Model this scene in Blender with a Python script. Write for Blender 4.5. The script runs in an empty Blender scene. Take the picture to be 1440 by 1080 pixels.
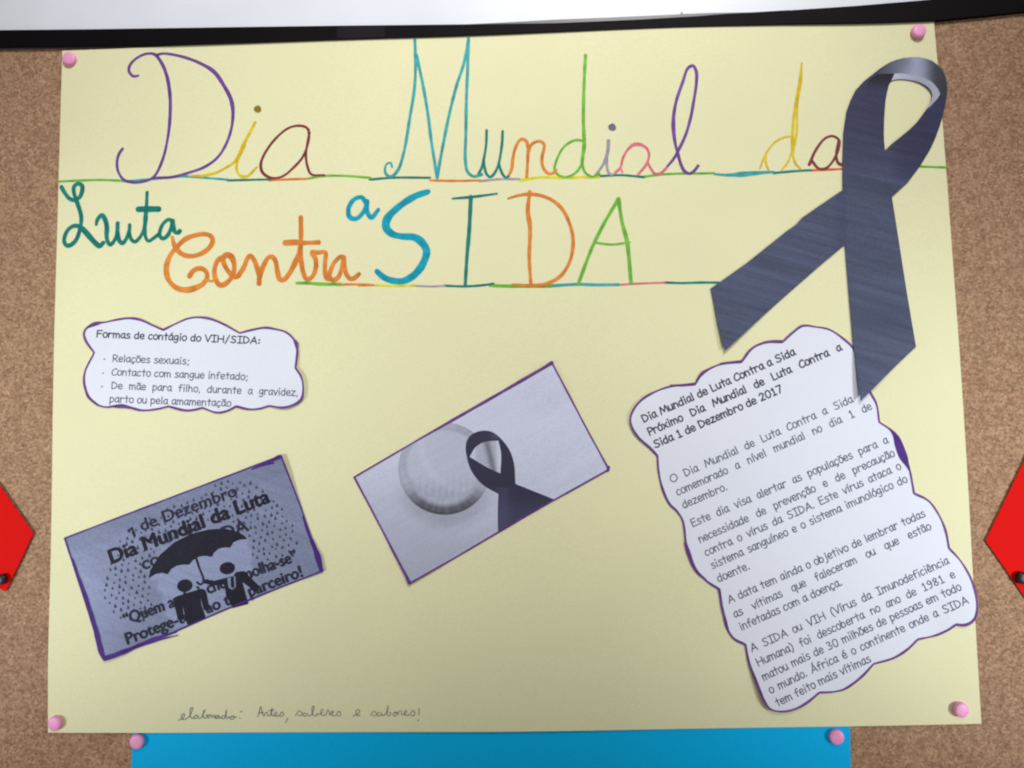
import bpy, bmesh, math, random
from mathutils import Vector, Matrix
from mathutils.geometry import delaunay_2d_cdt

random.seed(7)
S = bpy.context.scene
COL = S.collection

# ------------------------------------------------------------------ camera
# The board stands upright in the world's XZ plane.  Board coordinates:
# X to the right, Y up, Z out of the board towards the viewer (metres).
BASE_Z = 1.5


def W(p):
    return Vector((p[0], -p[2], p[1] + BASE_Z))


CAM_POS = (0.02559802, -0.05477443, 0.57168564)
CAM_AXES = ((0.9993177, 0.02295243, 0.02893646),
            (-0.02063788, 0.99674798, -0.07789437),
            (-0.03063022, 0.07724404, 0.99654159))
FOCAL = 1120.0
cam_d = bpy.data.cameras.new('camera')
cam = bpy.data.objects.new('camera', cam_d)
COL.objects.link(cam)
cols = [Vector((CAM_AXES[0][i], CAM_AXES[1][i], CAM_AXES[2][i])) for i in range(3)]
cols = [Vector((c[0], -c[2], c[1])) for c in cols]
m = Matrix(((cols[0][0], cols[1][0], cols[2][0]),
            (cols[0][1], cols[1][1], cols[2][1]),
            (cols[0][2], cols[1][2], cols[2][2]))).to_4x4()
m.translation = W(CAM_POS)
cam.matrix_world = m
cam_d.sensor_width = 36.0
cam_d.lens = FOCAL / 1440 * 36
cam_d.clip_start = 0.01
cam_d.clip_end = 50
S.camera = cam

# ------------------------------------------------------------------ light
S.view_settings.view_transform = 'Standard'
S.view_settings.look = 'None'
S.view_settings.gamma = 1
S.view_settings.exposure = 0.1
wd = bpy.data.worlds.new('World')
S.world = wd
wd.use_nodes = True
bg = wd.node_tree.nodes['Background']
bg.inputs['Color'].default_value = (1.0, 0.945, 0.87, 1)
bg.inputs['Strength'].default_value = 0.215


def spot(name, pos, target, cone, power, color, radius):
    d = bpy.data.lights.new(name, 'SPOT')
    d.energy = power
    d.color = color
    d.spot_size = cone
    d.spot_blend = 1.0
    d.shadow_soft_size = radius
    o = bpy.data.objects.new(name, d)
    COL.objects.link(o)
    o.location = W(pos)
    o.rotation_euler = (W(target) - W(pos)).to_track_quat('-Z', 'Y').to_euler()
    return o


# soft spot from above in front, and an added fill spot on each side;
# cones shaped to leave the lower middle dim, in place of a viewer's shadow
LK = 59.0
spot('ceiling_spot', (0.30, 1.1, 1.3), (0.0, 0.38, 0), 0.76, 1.66 * LK, (1.0, 0.99, 0.96), 0.22)
spot('side_fill_left', (-1.1, -0.30, 0.9), (-0.38, -0.09, 0), 0.51, 0.70 * LK, (0.93, 0.98, 1.0), 0.12)
spot('side_fill_right', (1.15, -0.262, 0.9), (0.44, -0.13, 0), 0.495, 1.05 * LK, (0.95, 0.98, 1.0), 0.12)

S.cycles.transparent_max_bounces = 24
S.cycles.filter_width = 2.15


# ------------------------------------------------------------------ rectifying traced points onto the board
def rect(px, py, z=0.0):
    """photo pixel (1440 x 1080) -> point of the board at height z above it"""
    v = ((px - 720) / FOCAL, -(py - 540) / FOCAL, -1.0)
    d = [sum(CAM_AXES[r][c] * v[c] for c in range(3)) for r in range(3)]
    t = (z - CAM_POS[2]) / d[2]
    return (CAM_POS[0] + d[0] * t, CAM_POS[1] + d[1] * t, z)


class View:
    """a traced detail: origin and enlargement over the photograph"""
    def __init__(s, x, y, k):
        s.x, s.y, s.k = x, y, k

    def __call__(s, pts):
        return [(s.x + p[0] / s.k, s.y + p[1] / s.k) + tuple(p[2:]) for p in pts]


A = View(0, 0, 3); B = View(480, 0, 3); C = View(960, 0, 3)
D = View(0, 230, 3); E = View(480, 230, 3); F = View(960, 230, 3)
G = View(80, 250, 8); H = View(220, 300, 9); I = View(360, 290, 8.306)
J = View(640, 150, 8); K = View(800, 150, 7.2)
L = View(240, 985, 7.579); M = View(420, 985, 7.579)
N = View(100, 430, 4); O = View(80, 620, 3.375); Q = View(480, 490, 3.1775)
T4 = View(870, 440, 3.4286); T5 = View(930, 700, 3.064); R8 = View(1170, 60, 4.695)
P = View(0, 0, 1)

MM = 0.001
PXM = 0.00051            # metres of board per photo pixel


# ------------------------------------------------------------------ materials
def srgb(r, g, b):
    f = lambda c: (c / 255 / 12.92) if c / 255 <= 0.04045 else ((c / 255 + 0.055) / 1.055) ** 2.4
    return (f(r), f(g), f(b))


def mat(name, rough=0.8, spec=0.3):
    m = bpy.data.materials.new(name)
    m.use_nodes = True
    b = m.node_tree.nodes['Principled BSDF']
    b.inputs['Roughness'].default_value = rough
    b.inputs['Specular IOR Level'].default_value = spec
    return m, m.node_tree, b


def node(nt, kind, **kw):
    n = nt.nodes.new(kind)
    for k, v in kw.items():
        if k in n.inputs:
            n.inputs[k].default_value = v
        else:
            setattr(n, k, v)
    return n


def ramp(nt, src, stops):
    r = nt.nodes.new('ShaderNodeValToRGB')
    e = r.color_ramp.elements
    while len(e) < len(stops):
        e.new(0.5)
    for el, (p, c) in zip(e, stops):
        el.position = p
        el.color = (*c, 1) if len(c) == 3 else c
    nt.links.new(src, r.inputs['Fac'])
    return r


def coords(nt, scale=(1, 1, 1), rot=(0, 0, 0), kind='POINT'):
    t = nt.nodes.new('ShaderNodeTexCoord')
    mp = nt.nodes.new('ShaderNodeMapping')
    mp.vector_type = kind
    mp.inputs['Scale'].default_value = scale
    mp.inputs['Rotation'].default_value = rot
    nt.links.new(t.outputs['Object'], mp.inputs['Vector'])
    return mp.outputs['Vector']


def mixcol(nt, a, b, fac, mode='MIX'):
    n = nt.nodes.new('ShaderNodeMix')
    n.data_type = 'RGBA'
    n.blend_type = mode
    for sock, v in ((n.inputs[6], a), (n.inputs[7], b), (n.inputs[0], fac)):
        if hasattr(v, 'is_output'):
            nt.links.new(v, sock)
        elif isinstance(v, (int, float)):
            sock.default_value = v
        else:
            sock.default_value = (*v, 1)
    return n.outputs[2]


def bump(nt, b, height, strength, dist):
    n = nt.nodes.new('ShaderNodeBump')
    n.inputs['Strength'].default_value = strength
    n.inputs['Distance'].default_value = dist
    nt.links.new(height, n.inputs['Height'])
    nt.links.new(n.outputs['Normal'], b.inputs['Normal'])


def paper(name, col, var=0.05, rough=0.75, spec=0.25, grain=900, bstr=0.12):
    m, nt, b = mat(name, rough, spec)
    v = coords(nt)
    n1 = node(nt, 'ShaderNodeTexNoise', Scale=grain, Detail=4.0)
    n2 = node(nt, 'ShaderNodeTexNoise', Scale=9.0, Detail=3.0)
    nt.links.new(v, n1.inputs['Vector']); nt.links.new(v, n2.inputs['Vector'])
    lo = tuple(c * (1 - var) for c in col); hi = tuple(min(1, c * (1 + var)) for c in col)
    r1 = ramp(nt, n1.outputs['Fac'], [(0.3, lo), (0.7, hi)])
    r2 = ramp(nt, n2.outputs['Fac'], [(0.3, (0.95, 0.955, 0.96)), (0.7, (1, 1, 1))])
    nt.links.new(mixcol(nt, r1.outputs[0], r2.outputs[0], 1.0, 'MULTIPLY'), b.inputs['Base Color'])
    bump(nt, b, n1.outputs['Fac'], bstr, 0.0002)
    return m


def ink(name, col, cover=0.78, rough=0.6):
    """felt-pen ink: mostly covers, a little of the paper shows through and laps turn darker"""
    m, nt, b = mat(name, rough, 0.25)
    v = coords(nt)
    n1 = node(nt, 'ShaderNodeTexNoise', Scale=160.0, Detail=3.0)
    nt.links.new(v, n1.inputs['Vector'])
    r1 = ramp(nt, n1.outputs['Fac'], [(0.3, tuple(c * 0.72 for c in col)), (0.7, tuple(min(1, c * 1.2) for c in col))])
    nt.links.new(r1.outputs[0], b.inputs['Base Color'])
    t = node(nt, 'ShaderNodeBsdfTransparent')
    mx = max(col)
    t.inputs['Color'].default_value = (*[0.25 + 0.6 * c / mx for c in col], 1)
    n2 = node(nt, 'ShaderNodeTexNoise', Scale=60.0, Detail=2.0)
    nt.links.new(v, n2.inputs['Vector'])
    r2 = ramp(nt, n2.outputs['Fac'], [(0.3, (cover - 0.12,) * 3), (0.7, (min(1, cover + 0.1),) * 3)])
    mixs = nt.nodes.new('ShaderNodeMixShader')
    nt.links.new(r2.outputs[0], mixs.inputs[0])
    nt.links.new(t.outputs[0], mixs.inputs[1])
    nt.links.new(b.outputs[0], mixs.inputs[2])
    nt.links.new(mixs.outputs[0], nt.nodes['Material Output'].inputs['Surface'])
    return m


def toner(name, col, var=0.25, streak=None):
    """printer ink on paper, slightly uneven"""
    m, nt, b = mat(name, 0.7, 0.25)
    v = coords(nt)
    n1 = node(nt, 'ShaderNodeTexNoise', Scale=420.0, Detail=3.0)
    nt.links.new(v, n1.inputs['Vector'])
    r1 = ramp(nt, n1.outputs['Fac'], [(0.3, tuple(c * (1 - var) for c in col)), (0.7, tuple(c * (1 + var) for c in col))])
    nt.links.new(r1.outputs[0], b.inputs['Base Color'])
    return m


def printed(name, ang=0.0, strength=0.3, grain=0.12):
    """a printed picture: the picture's own tones (colour attribute) with printer streaks"""
    m, nt, b = mat(name, 0.62, 0.3)
    at = nt.nodes.new('ShaderNodeVertexColor'); at.layer_name = 'tone'
    v = coords(nt, (1 / 9, 1 / 9, 1 / 190), (0, ang, 0), 'TEXTURE')
    n1 = node(nt, 'ShaderNodeTexNoise', Scale=1.0, Detail=5.0, Roughness=0.6)
    nt.links.new(v, n1.inputs['Vector'])
    r1 = ramp(nt, n1.outputs['Fac'], [(0.25, (1 - strength,) * 3), (0.5, (1, 1, 1)), (0.78, (1 + strength * 1.3,) * 3)])
    v2 = coords(nt)
    n2 = node(nt, 'ShaderNodeTexNoise', Scale=700.0, Detail=2.0)
    nt.links.new(v2, n2.inputs['Vector'])
    r2 = ramp(nt, n2.outputs['Fac'], [(0.3, (1 - grain,) * 3), (0.7, (1 + grain,) * 3)])
    c = mixcol(nt, at.outputs['Color'], r1.outputs[0], 1.0, 'MULTIPLY')
    c = mixcol(nt, c, r2.outputs[0], 1.0, 'MULTIPLY')
    nt.links.new(c, b.inputs['Base Color'])
    bump(nt, b, n2.outputs['Fac'], 0.08, 0.0002)
    return m


def cork_mat():
    m, nt, b = mat('cork', 0.85, 0.25)
    v = coords(nt)
    wob = node(nt, 'ShaderNodeTexNoise', Scale=500.0, Detail=2.0)
    nt.links.new(v, wob.inputs['Vector'])
    vm = node(nt, 'ShaderNodeVectorMath', operation='MULTIPLY_ADD')
    vm.inputs[1].default_value = (0.0016,) * 3
    nt.links.new(wob.outputs['Color'], vm.inputs[0]); nt.links.new(v, vm.inputs[2])
    vo = node(nt, 'ShaderNodeTexVoronoi', Scale=620.0, feature='SMOOTH_F1', Smoothness=0.35)
    nt.links.new(vm.outputs[0], vo.inputs['Vector'])
    sep = nt.nodes.new('ShaderNodeSeparateColor')
    nt.links.new(vo.outputs['Color'], sep.inputs[0])
    cells = ramp(nt, sep.outputs[0], [(0.0, srgb(157, 122, 97)), (0.35, srgb(175, 140, 113)), (0.65, srgb(187, 152, 124)), (1.0, srgb(206, 168, 137))])
    tint = ramp(nt, sep.outputs[1], [(0.2, (1.0, 0.95, 0.95)), (0.6, (1, 1, 1)), (0.9, (0.96, 1.0, 0.93))])
    n2 = node(nt, 'ShaderNodeTexNoise', Scale=620.0, Detail=5.0, Roughness=0.65)
    nt.links.new(v, n2.inputs['Vector'])
    fine = ramp(nt, n2.outputs['Fac'], [(0.3, (0.52, 0.48, 0.45)), (0.48, (1, 1, 1)), (0.72, (1.26, 1.25, 1.24))])
    c = mixcol(nt, cells.outputs[0], fine.outputs[0], 0.9, 'MULTIPLY')
    c = mixcol(nt, c, tint.outputs[0], 1.0, 'MULTIPLY')
    # dark flecks of bark
    vb = node(nt, 'ShaderNodeTexVoronoi', Scale=300.0)
    nt.links.new(vm.outputs[0], vb.inputs['Vector'])
    sb = nt.nodes.new('ShaderNodeSeparateColor')
    nt.links.new(vb.outputs['Color'], sb.inputs[0])
    pick = ramp(nt, sb.outputs[1], [(0.80, (0, 0, 0)), (0.90, (0.85, 0.85, 0.85))])
    near = ramp(nt, vb.outputs['Distance'], [(0.14, (1, 1, 1)), (0.34, (0, 0, 0))])
    fl = mixcol(nt, pick.outputs[0], near.outputs[0], 1.0, 'MULTIPLY')
    c = mixcol(nt, c, srgb(84, 54, 38), fl)
    # broad mottling
    n3 = node(nt, 'ShaderNodeTexNoise', Scale=90.0, Detail=5.0)
    nt.links.new(v, n3.inputs['Vector'])
    mo = ramp(nt, n3.outputs['Fac'], [(0.3, (0.74, 0.715, 0.695)), (0.7, (0.90, 0.90, 0.88))])
    c = mixcol(nt, c, mo.outputs[0], 1.0, 'MULTIPLY')
    nt.links.new(c, b.inputs['Base Color'])
    bump(nt, b, n2.outputs['Fac'], 0.4, 0.0006)
    return m


def plain(name, col, rough, spec=0.4, scale=80.0, var=0.1, bstr=0.05):
    m, nt, b = mat(name, rough, spec)
    v = coords(nt)
    n1 = node(nt, 'ShaderNodeTexNoise', Scale=scale, Detail=4.0)
    nt.links.new(v, n1.inputs['Vector'])
    r1 = ramp(nt, n1.outputs['Fac'], [(0.3, tuple(c * (1 - var) for c in col)), (0.7, tuple(min(1, c * (1 + var)) for c in col))])
    nt.links.new(r1.outputs[0], b.inputs['Base Color'])
    bump(nt, b, n1.outputs['Fac'], bstr, 0.0003)
    return m


YELLOW = paper('yellow_card', (0.86, 0.84, 0.54), 0.04, bstr=0.2)
WHITE_PAPER = paper('white_paper', (0.83, 0.86, 1.0), 0.025)
GREY_PRINT = paper('grey_print', (0.34, 0.365, 0.50), 0.10, grain=500)
PALE_PRINT = paper('pale_print', (0.24, 0.27, 0.40), 0.05, grain=500)
BLUE = paper('blue_card', (0.0, 0.50, 1.0), 0.06, 0.65, 0.12)
RED = paper('red_card', (0.74, 0.004, 0.002), 0.08, 0.7, 0.08, 0.6)
CORK = cork_mat()
BLACK = plain('black_plastic', (0.004, 0.0022, 0.004), 0.6, 0.08)
TAPE = plain('dark_tape', (0.011, 0.008, 0.013), 0.6, 0.1)
GREYLIP = plain('grey_plastic', (0.10, 0.09, 0.11), 0.4)
BOARD = plain('white_laminate', (0.80, 0.83, 0.93), 0.4, 0.3, 20, 0.03)
PINK = plain('pink_plastic', (0.97, 0.37, 0.68), 0.45, 0.5, 200, 0.06, 0.02)
PINBLACK = plain('dark_pin_plastic', (0.012, 0.008, 0.02), 0.35, 0.5)
TEXT = toner('text_ink', (0.10, 0.105, 0.175), 0.35)
TEXTBOLD = toner('bold_text_ink', (0.045, 0.046, 0.08), 0.3)
DARKPRINT = toner('dark_print_ink', (0.012, 0.011, 0.026), 0.25)
MIDPRINT = toner('mid_print_ink', (0.022, 0.022, 0.05), 0.3)
DROPINK = toner('drop_ink', (0.06, 0.062, 0.11), 0.3)
PRINT = printed('printed_ribbon', ang=0.30, strength=0.34)
PRINT_GREY = printed('printed_copy', ang=0.37, strength=0.14)
PRINT_SOFT = printed('printed_photo', ang=-0.5, strength=0.06, grain=0.06)
VIOLET = ink('violet_pen', (0.17, 0.06, 0.28), 0.88)
DEEPVIOLET = ink('deep_violet_pen', (0.075, 0.02, 0.24), 0.95)

INK = {k: ink(k + '_pen', tuple(min(0.9, c / 0.72) for c in srgb(*v))) for k, v in {
    'purple': (104, 66, 146), 'mustard': (222, 182, 30), 'olive': (132, 112, 30), 'maroon': (118, 50, 58),
    'teal': (56, 156, 162), 'pine': (14, 112, 108), 'orange': (252, 128, 52), 'green': (106, 172, 58),
    'grey': (150, 145, 160), 'slate': (104, 100, 122), 'pink': (224, 112, 128), 'yellow': (234, 208, 50), 'cyan': (0, 150, 178),
    'brown': (140, 100, 40), 'scarlet': (236, 96, 50)}.items()}
BALLPEN = ink('blue_grey_biro', (0.20, 0.21, 0.25), 0.58)


# ------------------------------------------------------------------ mesh helpers
CURLS = []       # (x, y, radius, height): lifted corners of the sheet being built
ON_POSTER = [False]


def wave(x, y):
    """the poster does not lie quite flat on the cork"""
    return (0.0009 + 0.0005 * math.sin(23 * x + 1.3) * math.sin(19 * y + 0.4) + 0.0004 * math.sin(15 * x - 26 * y + 0.8))


def curl(*cs):
    CURLS.clear()
    for px, py, r, h in cs:
        q = rect(px, py)
        CURLS.append((q[0], q[1], r * PXM, h))


def bend(v):
    if not ON_POSTER[0]:
        return v
    z = v[2] + wave(v[0], v[1])
    for x, y, r, h in CURLS:
        d = math.hypot(v[0] - x, v[1] - y) / r
        if d < 1:
            z += h * (1 - d * d) ** 2
    return (v[0], v[1], z)


class MB:
    def __init__(s):
        s.v, s.f, s.tone = [], [], []

    def add(s, verts, faces, tone=None):
        o = len(s.v)
        s.v += verts
        s.f += [tuple(i + o for i in f) for f in faces]
        s.tone += tone or [(1, 1, 1)] * len(verts)

    def build(s, name, material, parent=None, origin=None, smooth=False):
        if parent is not None:
            org = parent['_o']
        else:
            org = origin or (sum(v[0] for v in s.v) / len(s.v), sum(v[1] for v in s.v) / len(s.v), min(v[2] for v in s.v))
        me = bpy.data.meshes.new(name)
        ow = W(org)
        me.from_pydata([W(bend(v)) - ow for v in s.v], [], s.f)
        if any(t != (1, 1, 1) for t in s.tone):
            ca = me.color_attributes.new('tone', 'FLOAT_COLOR', 'POINT')
            for i, t in enumerate(s.tone):
                ca.data[i].color = (*t, 1)
        me.materials.append(material)
        me.validate()
        me.update()
        if smooth:
            for p in me.polygons:
                p.use_smooth = True
        ob = bpy.data.objects.new(name, me)
        COL.objects.link(ob)
        if parent is not None:
            ob.parent = parent
        else:
            ob.location = ow
        ob['_o'] = org
        return ob


def tag(o, label, cat, group=None, kind=None):
    o['label'] = label
    o['category'] = cat
    if group:
        o['group'] = group
    if kind:
        o['kind'] = kind
    return o


def thing(name, label, cat, at, group=None):
    o = bpy.data.objects.new(name, None)
    o.empty_display_size = 0.02
    COL.objects.link(o)
    o.location = W(at)
    o['_o'] = tuple(at)
    return tag(o, label, cat, group)


def catmull(pts, closed=False, step=1.5):
    """smooth a list of (x, y, width) points; step in the same unit as the points"""
    n = len(pts)
    if n < 3:
        return list(pts)
    out = []
    segs = n if closed else n - 1
    for i in range(segs):
        if closed:
            p0, p1, p2, p3 = (pts[(i + k) % n] for k in (-1, 0, 1, 2))
        else:
            p1, p2 = pts[i], pts[i + 1]
            p0 = pts[i - 1] if i > 0 else tuple(2 * a - b for a, b in zip(p1, p2))
            p3 = pts[i + 2] if i + 2 < n else tuple(2 * b - a for a, b in zip(p1, p2))
        # centripetal parameters
        def dd(a, b):
            return max(1e-6, math.hypot(a[0] - b[0], a[1] - b[1])) ** 0.5
        t0 = 0; t1 = t0 + dd(p0, p1); t2 = t1 + dd(p1, p2); t3 = t2 + dd(p2, p3)
        ln = math.hypot(p2[0] - p1[0], p2[1] - p1[1])
        k = max(2, min(24, int(ln / step)))
        for j in range(k):
            t = t1 + (t2 - t1) * j / k
            q = []
            for c in range(len(p1)):
                a1 = (t1 - t) / (t1 - t0) * p0[c] + (t - t0) / (t1 - t0) * p1[c]
                a2 = (t2 - t) / (t2 - t1) * p1[c] + (t - t1) / (t2 - t1) * p2[c]
                a3 = (t3 - t) / (t3 - t2) * p2[c] + (t - t2) / (t3 - t2) * p3[c]
                b1 = (t2 - t) / (t2 - t0) * a1 + (t - t0) / (t2 - t0) * a2
                b2 = (t3 - t) / (t3 - t1) * a2 + (t - t1) / (t3 - t1) * a3
                q.append((t2 - t) / (t2 - t1) * b1 + (t - t1) / (t2 - t1) * b2)
            out.append(tuple(q))
    if not closed:
        out.append(tuple(pts[-1]))
    return out


def ribbon(mb, pts, z, rise=0.00002, closed=False):
    """flat pen line through board points (x, y, width), with round ends; climbs very slightly along its length"""
    P_ = []
    for p in pts:
        if not P_ or math.hypot(p[0] - P_[-1][0], p[1] - P_[-1][1]) > 1e-6:
            P_.append(p)
    n = len(P_)
    if n == 1:
        dot(mb, P_[0][0], P_[0][1], P_[0][2] / 2, z)
        return
    V, Fc = [], []
    for i, p in enumerate(P_):
        a = P_[i - 1] if (i > 0 or closed) else p
        b = P_[(i + 1) % n] if (i < n - 1 or closed) else p
        dx, dy = b[0] - a[0], b[1] - a[1]
        l = math.hypot(dx, dy) or 1
        nx, ny = -dy / l, dx / l
        zz = z + rise * i / n
        hw = p[2] / 2
        V += [(p[0] + nx * hw, p[1] + ny * hw, zz), (p[0] - nx * hw, p[1] - ny * hw, zz)]
    for i in range(n - 1):
        Fc.append((2 * i, 2 * i + 1, 2 * i + 3, 2 * i + 2))
    if closed:
        Fc.append((2 * n - 2, 2 * n - 1, 1, 0))
    else:
        for end in (0, n - 1):
            p = P_[end]; q = P_[1] if end == 0 else P_[n - 2]
            ang = math.atan2(p[1] - q[1], p[0] - q[0])
            zz = z + rise * end / n
            base = len(V)
            V.append((p[0], p[1], zz))
            m_ = 7
            for k in range(m_ + 1):
                t = ang - math.pi / 2 + math.pi * k / m_
                V.append((p[0] + math.cos(t) * p[2] / 2, p[1] + math.sin(t) * p[2] / 2, zz))
            for k in range(m_):
                Fc.append((base, base + 1 + k, base + 2 + k))
    mb.add(V, Fc)


def dot(mb, x, y, r, z, n=14, wob=0.0):
    ph = random.random() * 6
    V = [(x, y, z)] + [(x + math.cos(2 * math.pi * k / n) * r * (1 + wob * math.sin(2 * 2 * math.pi * k / n + ph)),
                        y + math.sin(2 * math.pi * k / n) * r * (1 + wob * math.cos(3 * 2 * math.pi * k / n + ph)), z) for k in range(n)]
    mb.add(V, [(0, 1 + k, 1 + (k + 1) % n) for k in range(n)])


def pen(mb, px, w, z, closed=False, smooth=True, wob=0.10, rise=0.00002):
    """traced pen stroke: points (px, py[, width px]) -> ribbon on the board"""
    pts = []
    for p in px:
        q = rect(p[0], p[1], z)
        pts.append((q[0], q[1], (p[2] if len(p) > 2 else w) * PXM * 1.18))
    if smooth:
        pts = catmull(pts, closed, 0.0009)
    else:
        dp = []
        for a, b in zip(pts, pts[1:] + (pts[:1] if closed else [])):
            k = max(1, int(math.hypot(a[0] - b[0], a[1] - b[1]) / 0.0022))
            dp += [tuple(a[c] + (b[c] - a[c]) * t / k for c in range(3)) for t in range(k)]
        pts = dp if closed else dp + [pts[-1]]
    ph = random.random() * 10
    out = []
    for i, p in enumerate(pts):
        f = 1 + wob * (0.6 * math.sin(i * 0.21 + ph) + 0.4 * math.sin(i * 0.53 + 2.3 * ph))
        out.append((p[0], p[1], p[2] * f))
    ribbon(mb, out, z, rise, closed)


def cusp_path(px):
    """closed outline; points with a third element 'c' are sharp: smooth only between them"""
    n = len(px)
    cs = [i for i, p in enumerate(px) if len(p) > 2]
    out = []
    if not cs:
        return catmull([p[:2] for p in px], True, 2.5)
    for a, b in zip(cs, cs[1:] + [cs[0] + n]):
        seg = [px[i % n][:2] for i in range(a, b + 1)]
        out += catmull(seg, False, 2.5)[:-1]
    return out


def inpoly(x, y, poly):
    c = False
    for i in range(len(poly)):
        x1, y1 = poly[i][:2]; x2, y2 = poly[i - 1][:2]
        if (y1 > y) != (y2 > y) and x < (x2 - x1) * (y - y1) / (y2 - y1) + x1:
            c = not c
    return c


def tess(poly, holes=(), grid=None):
    """triangulate a 2D polygon (with holes); optional inner grid points"""
    vs, ed = [], []
    for loop in [poly] + list(holes):
        o = len(vs); n = len(loop)
        vs += [Vector(p[:2]) for p in loop]
        ed += [(o + i, o + (i + 1) % n) for i in range(n)]
    if grid:
        xs = [p[0] for p in poly]; ys = [p[1] for p in poly]
        x = min(xs) + grid / 2
        while x < max(xs):
            y = min(ys) + grid / 2
            while y < max(ys):
                vs.append(Vector((x + random.uniform(-.1, .1) * grid, y + random.uniform(-.1, .1) * grid)))
                y += grid
            x += grid
    r = delaunay_2d_cdt(vs, ed, [], 4, 1e-9)
    vv = [tuple(v) for v in r[0]]
    ff = []
    for f in r[2]:
        cx = sum(vv[i][0] for i in f) / len(f); cy = sum(vv[i][1] for i in f) / len(f)
        if inpoly(cx, cy, poly) and not any(inpoly(cx, cy, h) for h in holes):
            ff.append(tuple(f))
    return vv, ff


def up(faces, verts):
    out = []
    for f in faces:
        a, b, c = (verts[i] for i in f[:3])
        s = (b[0] - a[0]) * (c[1] - a[1]) - (b[1] - a[1]) * (c[0] - a[0])
        out.append(f if s > 0 else tuple(reversed(f)))
    return out


def dense(poly, d=6.0):
    out = []
    n = len(poly)
    for i in range(n):
        a, b = poly[i], poly[(i + 1) % n]
        k = max(1, int(math.hypot(a[0] - b[0], a[1] - b[1]) / d))
        out += [(a[0] + (b[0] - a[0]) * t / k, a[1] + (b[1] - a[1]) * t / k) for t in range(k)]
    return out


def flat(mb, poly_px, z, holes=(), tone=None, grid=5.5):
    """a printed patch lying at height z (outline traced in photo pixels)"""
    if grid:
        poly_px = dense(poly_px); holes = [dense(h) for h in holes]
    vs, fs = tess([p[:2] for p in poly_px], holes, grid)
    V = [rect(x, y, z) for x, y in vs]
    mb.add(V, up(fs, V), [tone(x, y) for x, y in vs] if tone else None)


def sheet(mb, poly_px, z0, z1, holes=(), tone=None, grid=5.5):
    """a cut sheet of paper with thickness z0..z1"""
    if grid:
        poly_px = dense(poly_px); holes = [dense(h) for h in holes]
    flat(mb, poly_px, z1, holes, tone, grid)
    for loop in [poly_px] + list(holes):
        n = len(loop)
        tv = [rect(p[0], p[1], z1) for p in loop]
        bv = [(q[0], q[1], z0) for q in tv]
        tn = [tone(p[0], p[1]) for p in loop] * 2 if tone else None
        mb.add(tv + bv, [(i, n + i, n + (i + 1) % n, (i + 1) % n) for i in range(n)], tn)


def box(mb, x0, y0, z0, x1, y1, z1):
    v = [(x0, y0, z0), (x1, y0, z0), (x1, y1, z0), (x0, y1, z0), (x0, y0, z1), (x1, y0, z1), (x1, y1, z1), (x0, y1, z1)]
    mb.add(v, [(0, 3, 2, 1), (4, 5, 6, 7), (0, 1, 5, 4), (1, 2, 6, 5), (2, 3, 7, 6), (3, 0, 4, 7)])


def centre(px, z):
    return rect(sum(p[0] for p in px) / len(px), sum(p[1] for p in px) / len(px), z)


# ------------------------------------------------------------------ a rounded single-line lettering (printed casual face)
GL = {}


def g(ch, adv, *strokes):
    GL[ch] = (adv, strokes)


# 's' smooth line, 'l' straight line, 'o' closed smooth loop, 'd' dot.  baseline 0, x-height 11, capitals 15
a_ = [('s', [(8.2, 9), (6, 10.9), (3.2, 9.8), (1.2, 6), (1.4, 2.2), (3.8, 0.2), (6.4, 2), (8.1, 6)]), ('s', [(8.4, 10.9), (8.1, 6), (8.4, 1.8), (9.9, 0)])]
o_ = [('o', [(5.2, 11), (2, 9), (1, 4.8), (3.4, .3), (7.2, .8), (9.2, 5.4), (8.2, 9.6)])]
e_ = [('s', [(1.3, 5.2), (5, 5.5), (8.8, 6.2), (7.6, 9.6), (5, 10.9), (2.2, 9.2), (1, 5), (2.2, 1.4), (5, 0.1), (8.8, 1.8)])]
u_ = [('s', [(1.4, 10.9), (1.3, 4.4), (2.8, .6), (5.4, .5), (8.4, 4.2)]), ('l', [(8.6, 10.9), (8.7, 0)])]
c_ = [('s', [(8.2, 9), (6, 10.9), (3, 9.4), (1, 5.4), (1.8, 1.2), (4.6, 0.1), (8.2, 1.8)])]
A_ = [('l', [(.8, 0), (8.2, 15), (13, 0)]), ('l', [(3.4, 5), (11.4, 5.2)])]
P_c = [('l', [(2, 15), (2, 0)]), ('s', [(2, 15), (7, 14.8), (10.4, 11.8), (8, 7.6), (2, 6.6)])]
tilde = ('s', [(1.8, 13.2), (3.6, 14.9), (6, 13.4), (8.4, 15)])
acute = ('l', [(4.4, 12.8), (7.4, 16)])
ced = ('s', [(4.6, 0), (6, -1.8), (2.8, -3.4)])
g('a', 10.5, *a_); g('ã', 10.5, *a_, tilde); g('á', 10.5, *a_, acute); g('à', 10.5, *a_, ('l', [(3, 16), (6, 12.8)]))
g('b', 11.6, ('l', [(1.5, 15.5), (1.4, .3)]), ('s', [(1.5, 6.4), (4, 10.2), (7.4, 9.4), (9, 5.4), (7.4, .9), (4.2, .1), (1.5, 1.6)]))
g('c', 9.9, *c_); g('ç', 9.9, *c_, ced)
g('d', 11.4, ('s', [(8.6, 8), (6, 10.4), (3, 9.2), (1, 5), (2.4, .9), (5, .1), (8.6, 3)]), ('l', [(8.9, 15.5), (8.7, 0)]))
g('e', 10.4, *e_); g('é', 10.4, *e_, acute); g('ê', 10.4, *e_, ('l', [(2.2, 12.8), (5, 15.6), (7.6, 12.8)]))
g('f', 9.6, ('s', [(8.6, 14), (6.4, 15.5), (4.2, 13.2), (3.8, 8), (3.8, 0)]), ('l', [(1, 8.8), (7.6, 9.2)]))
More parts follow.
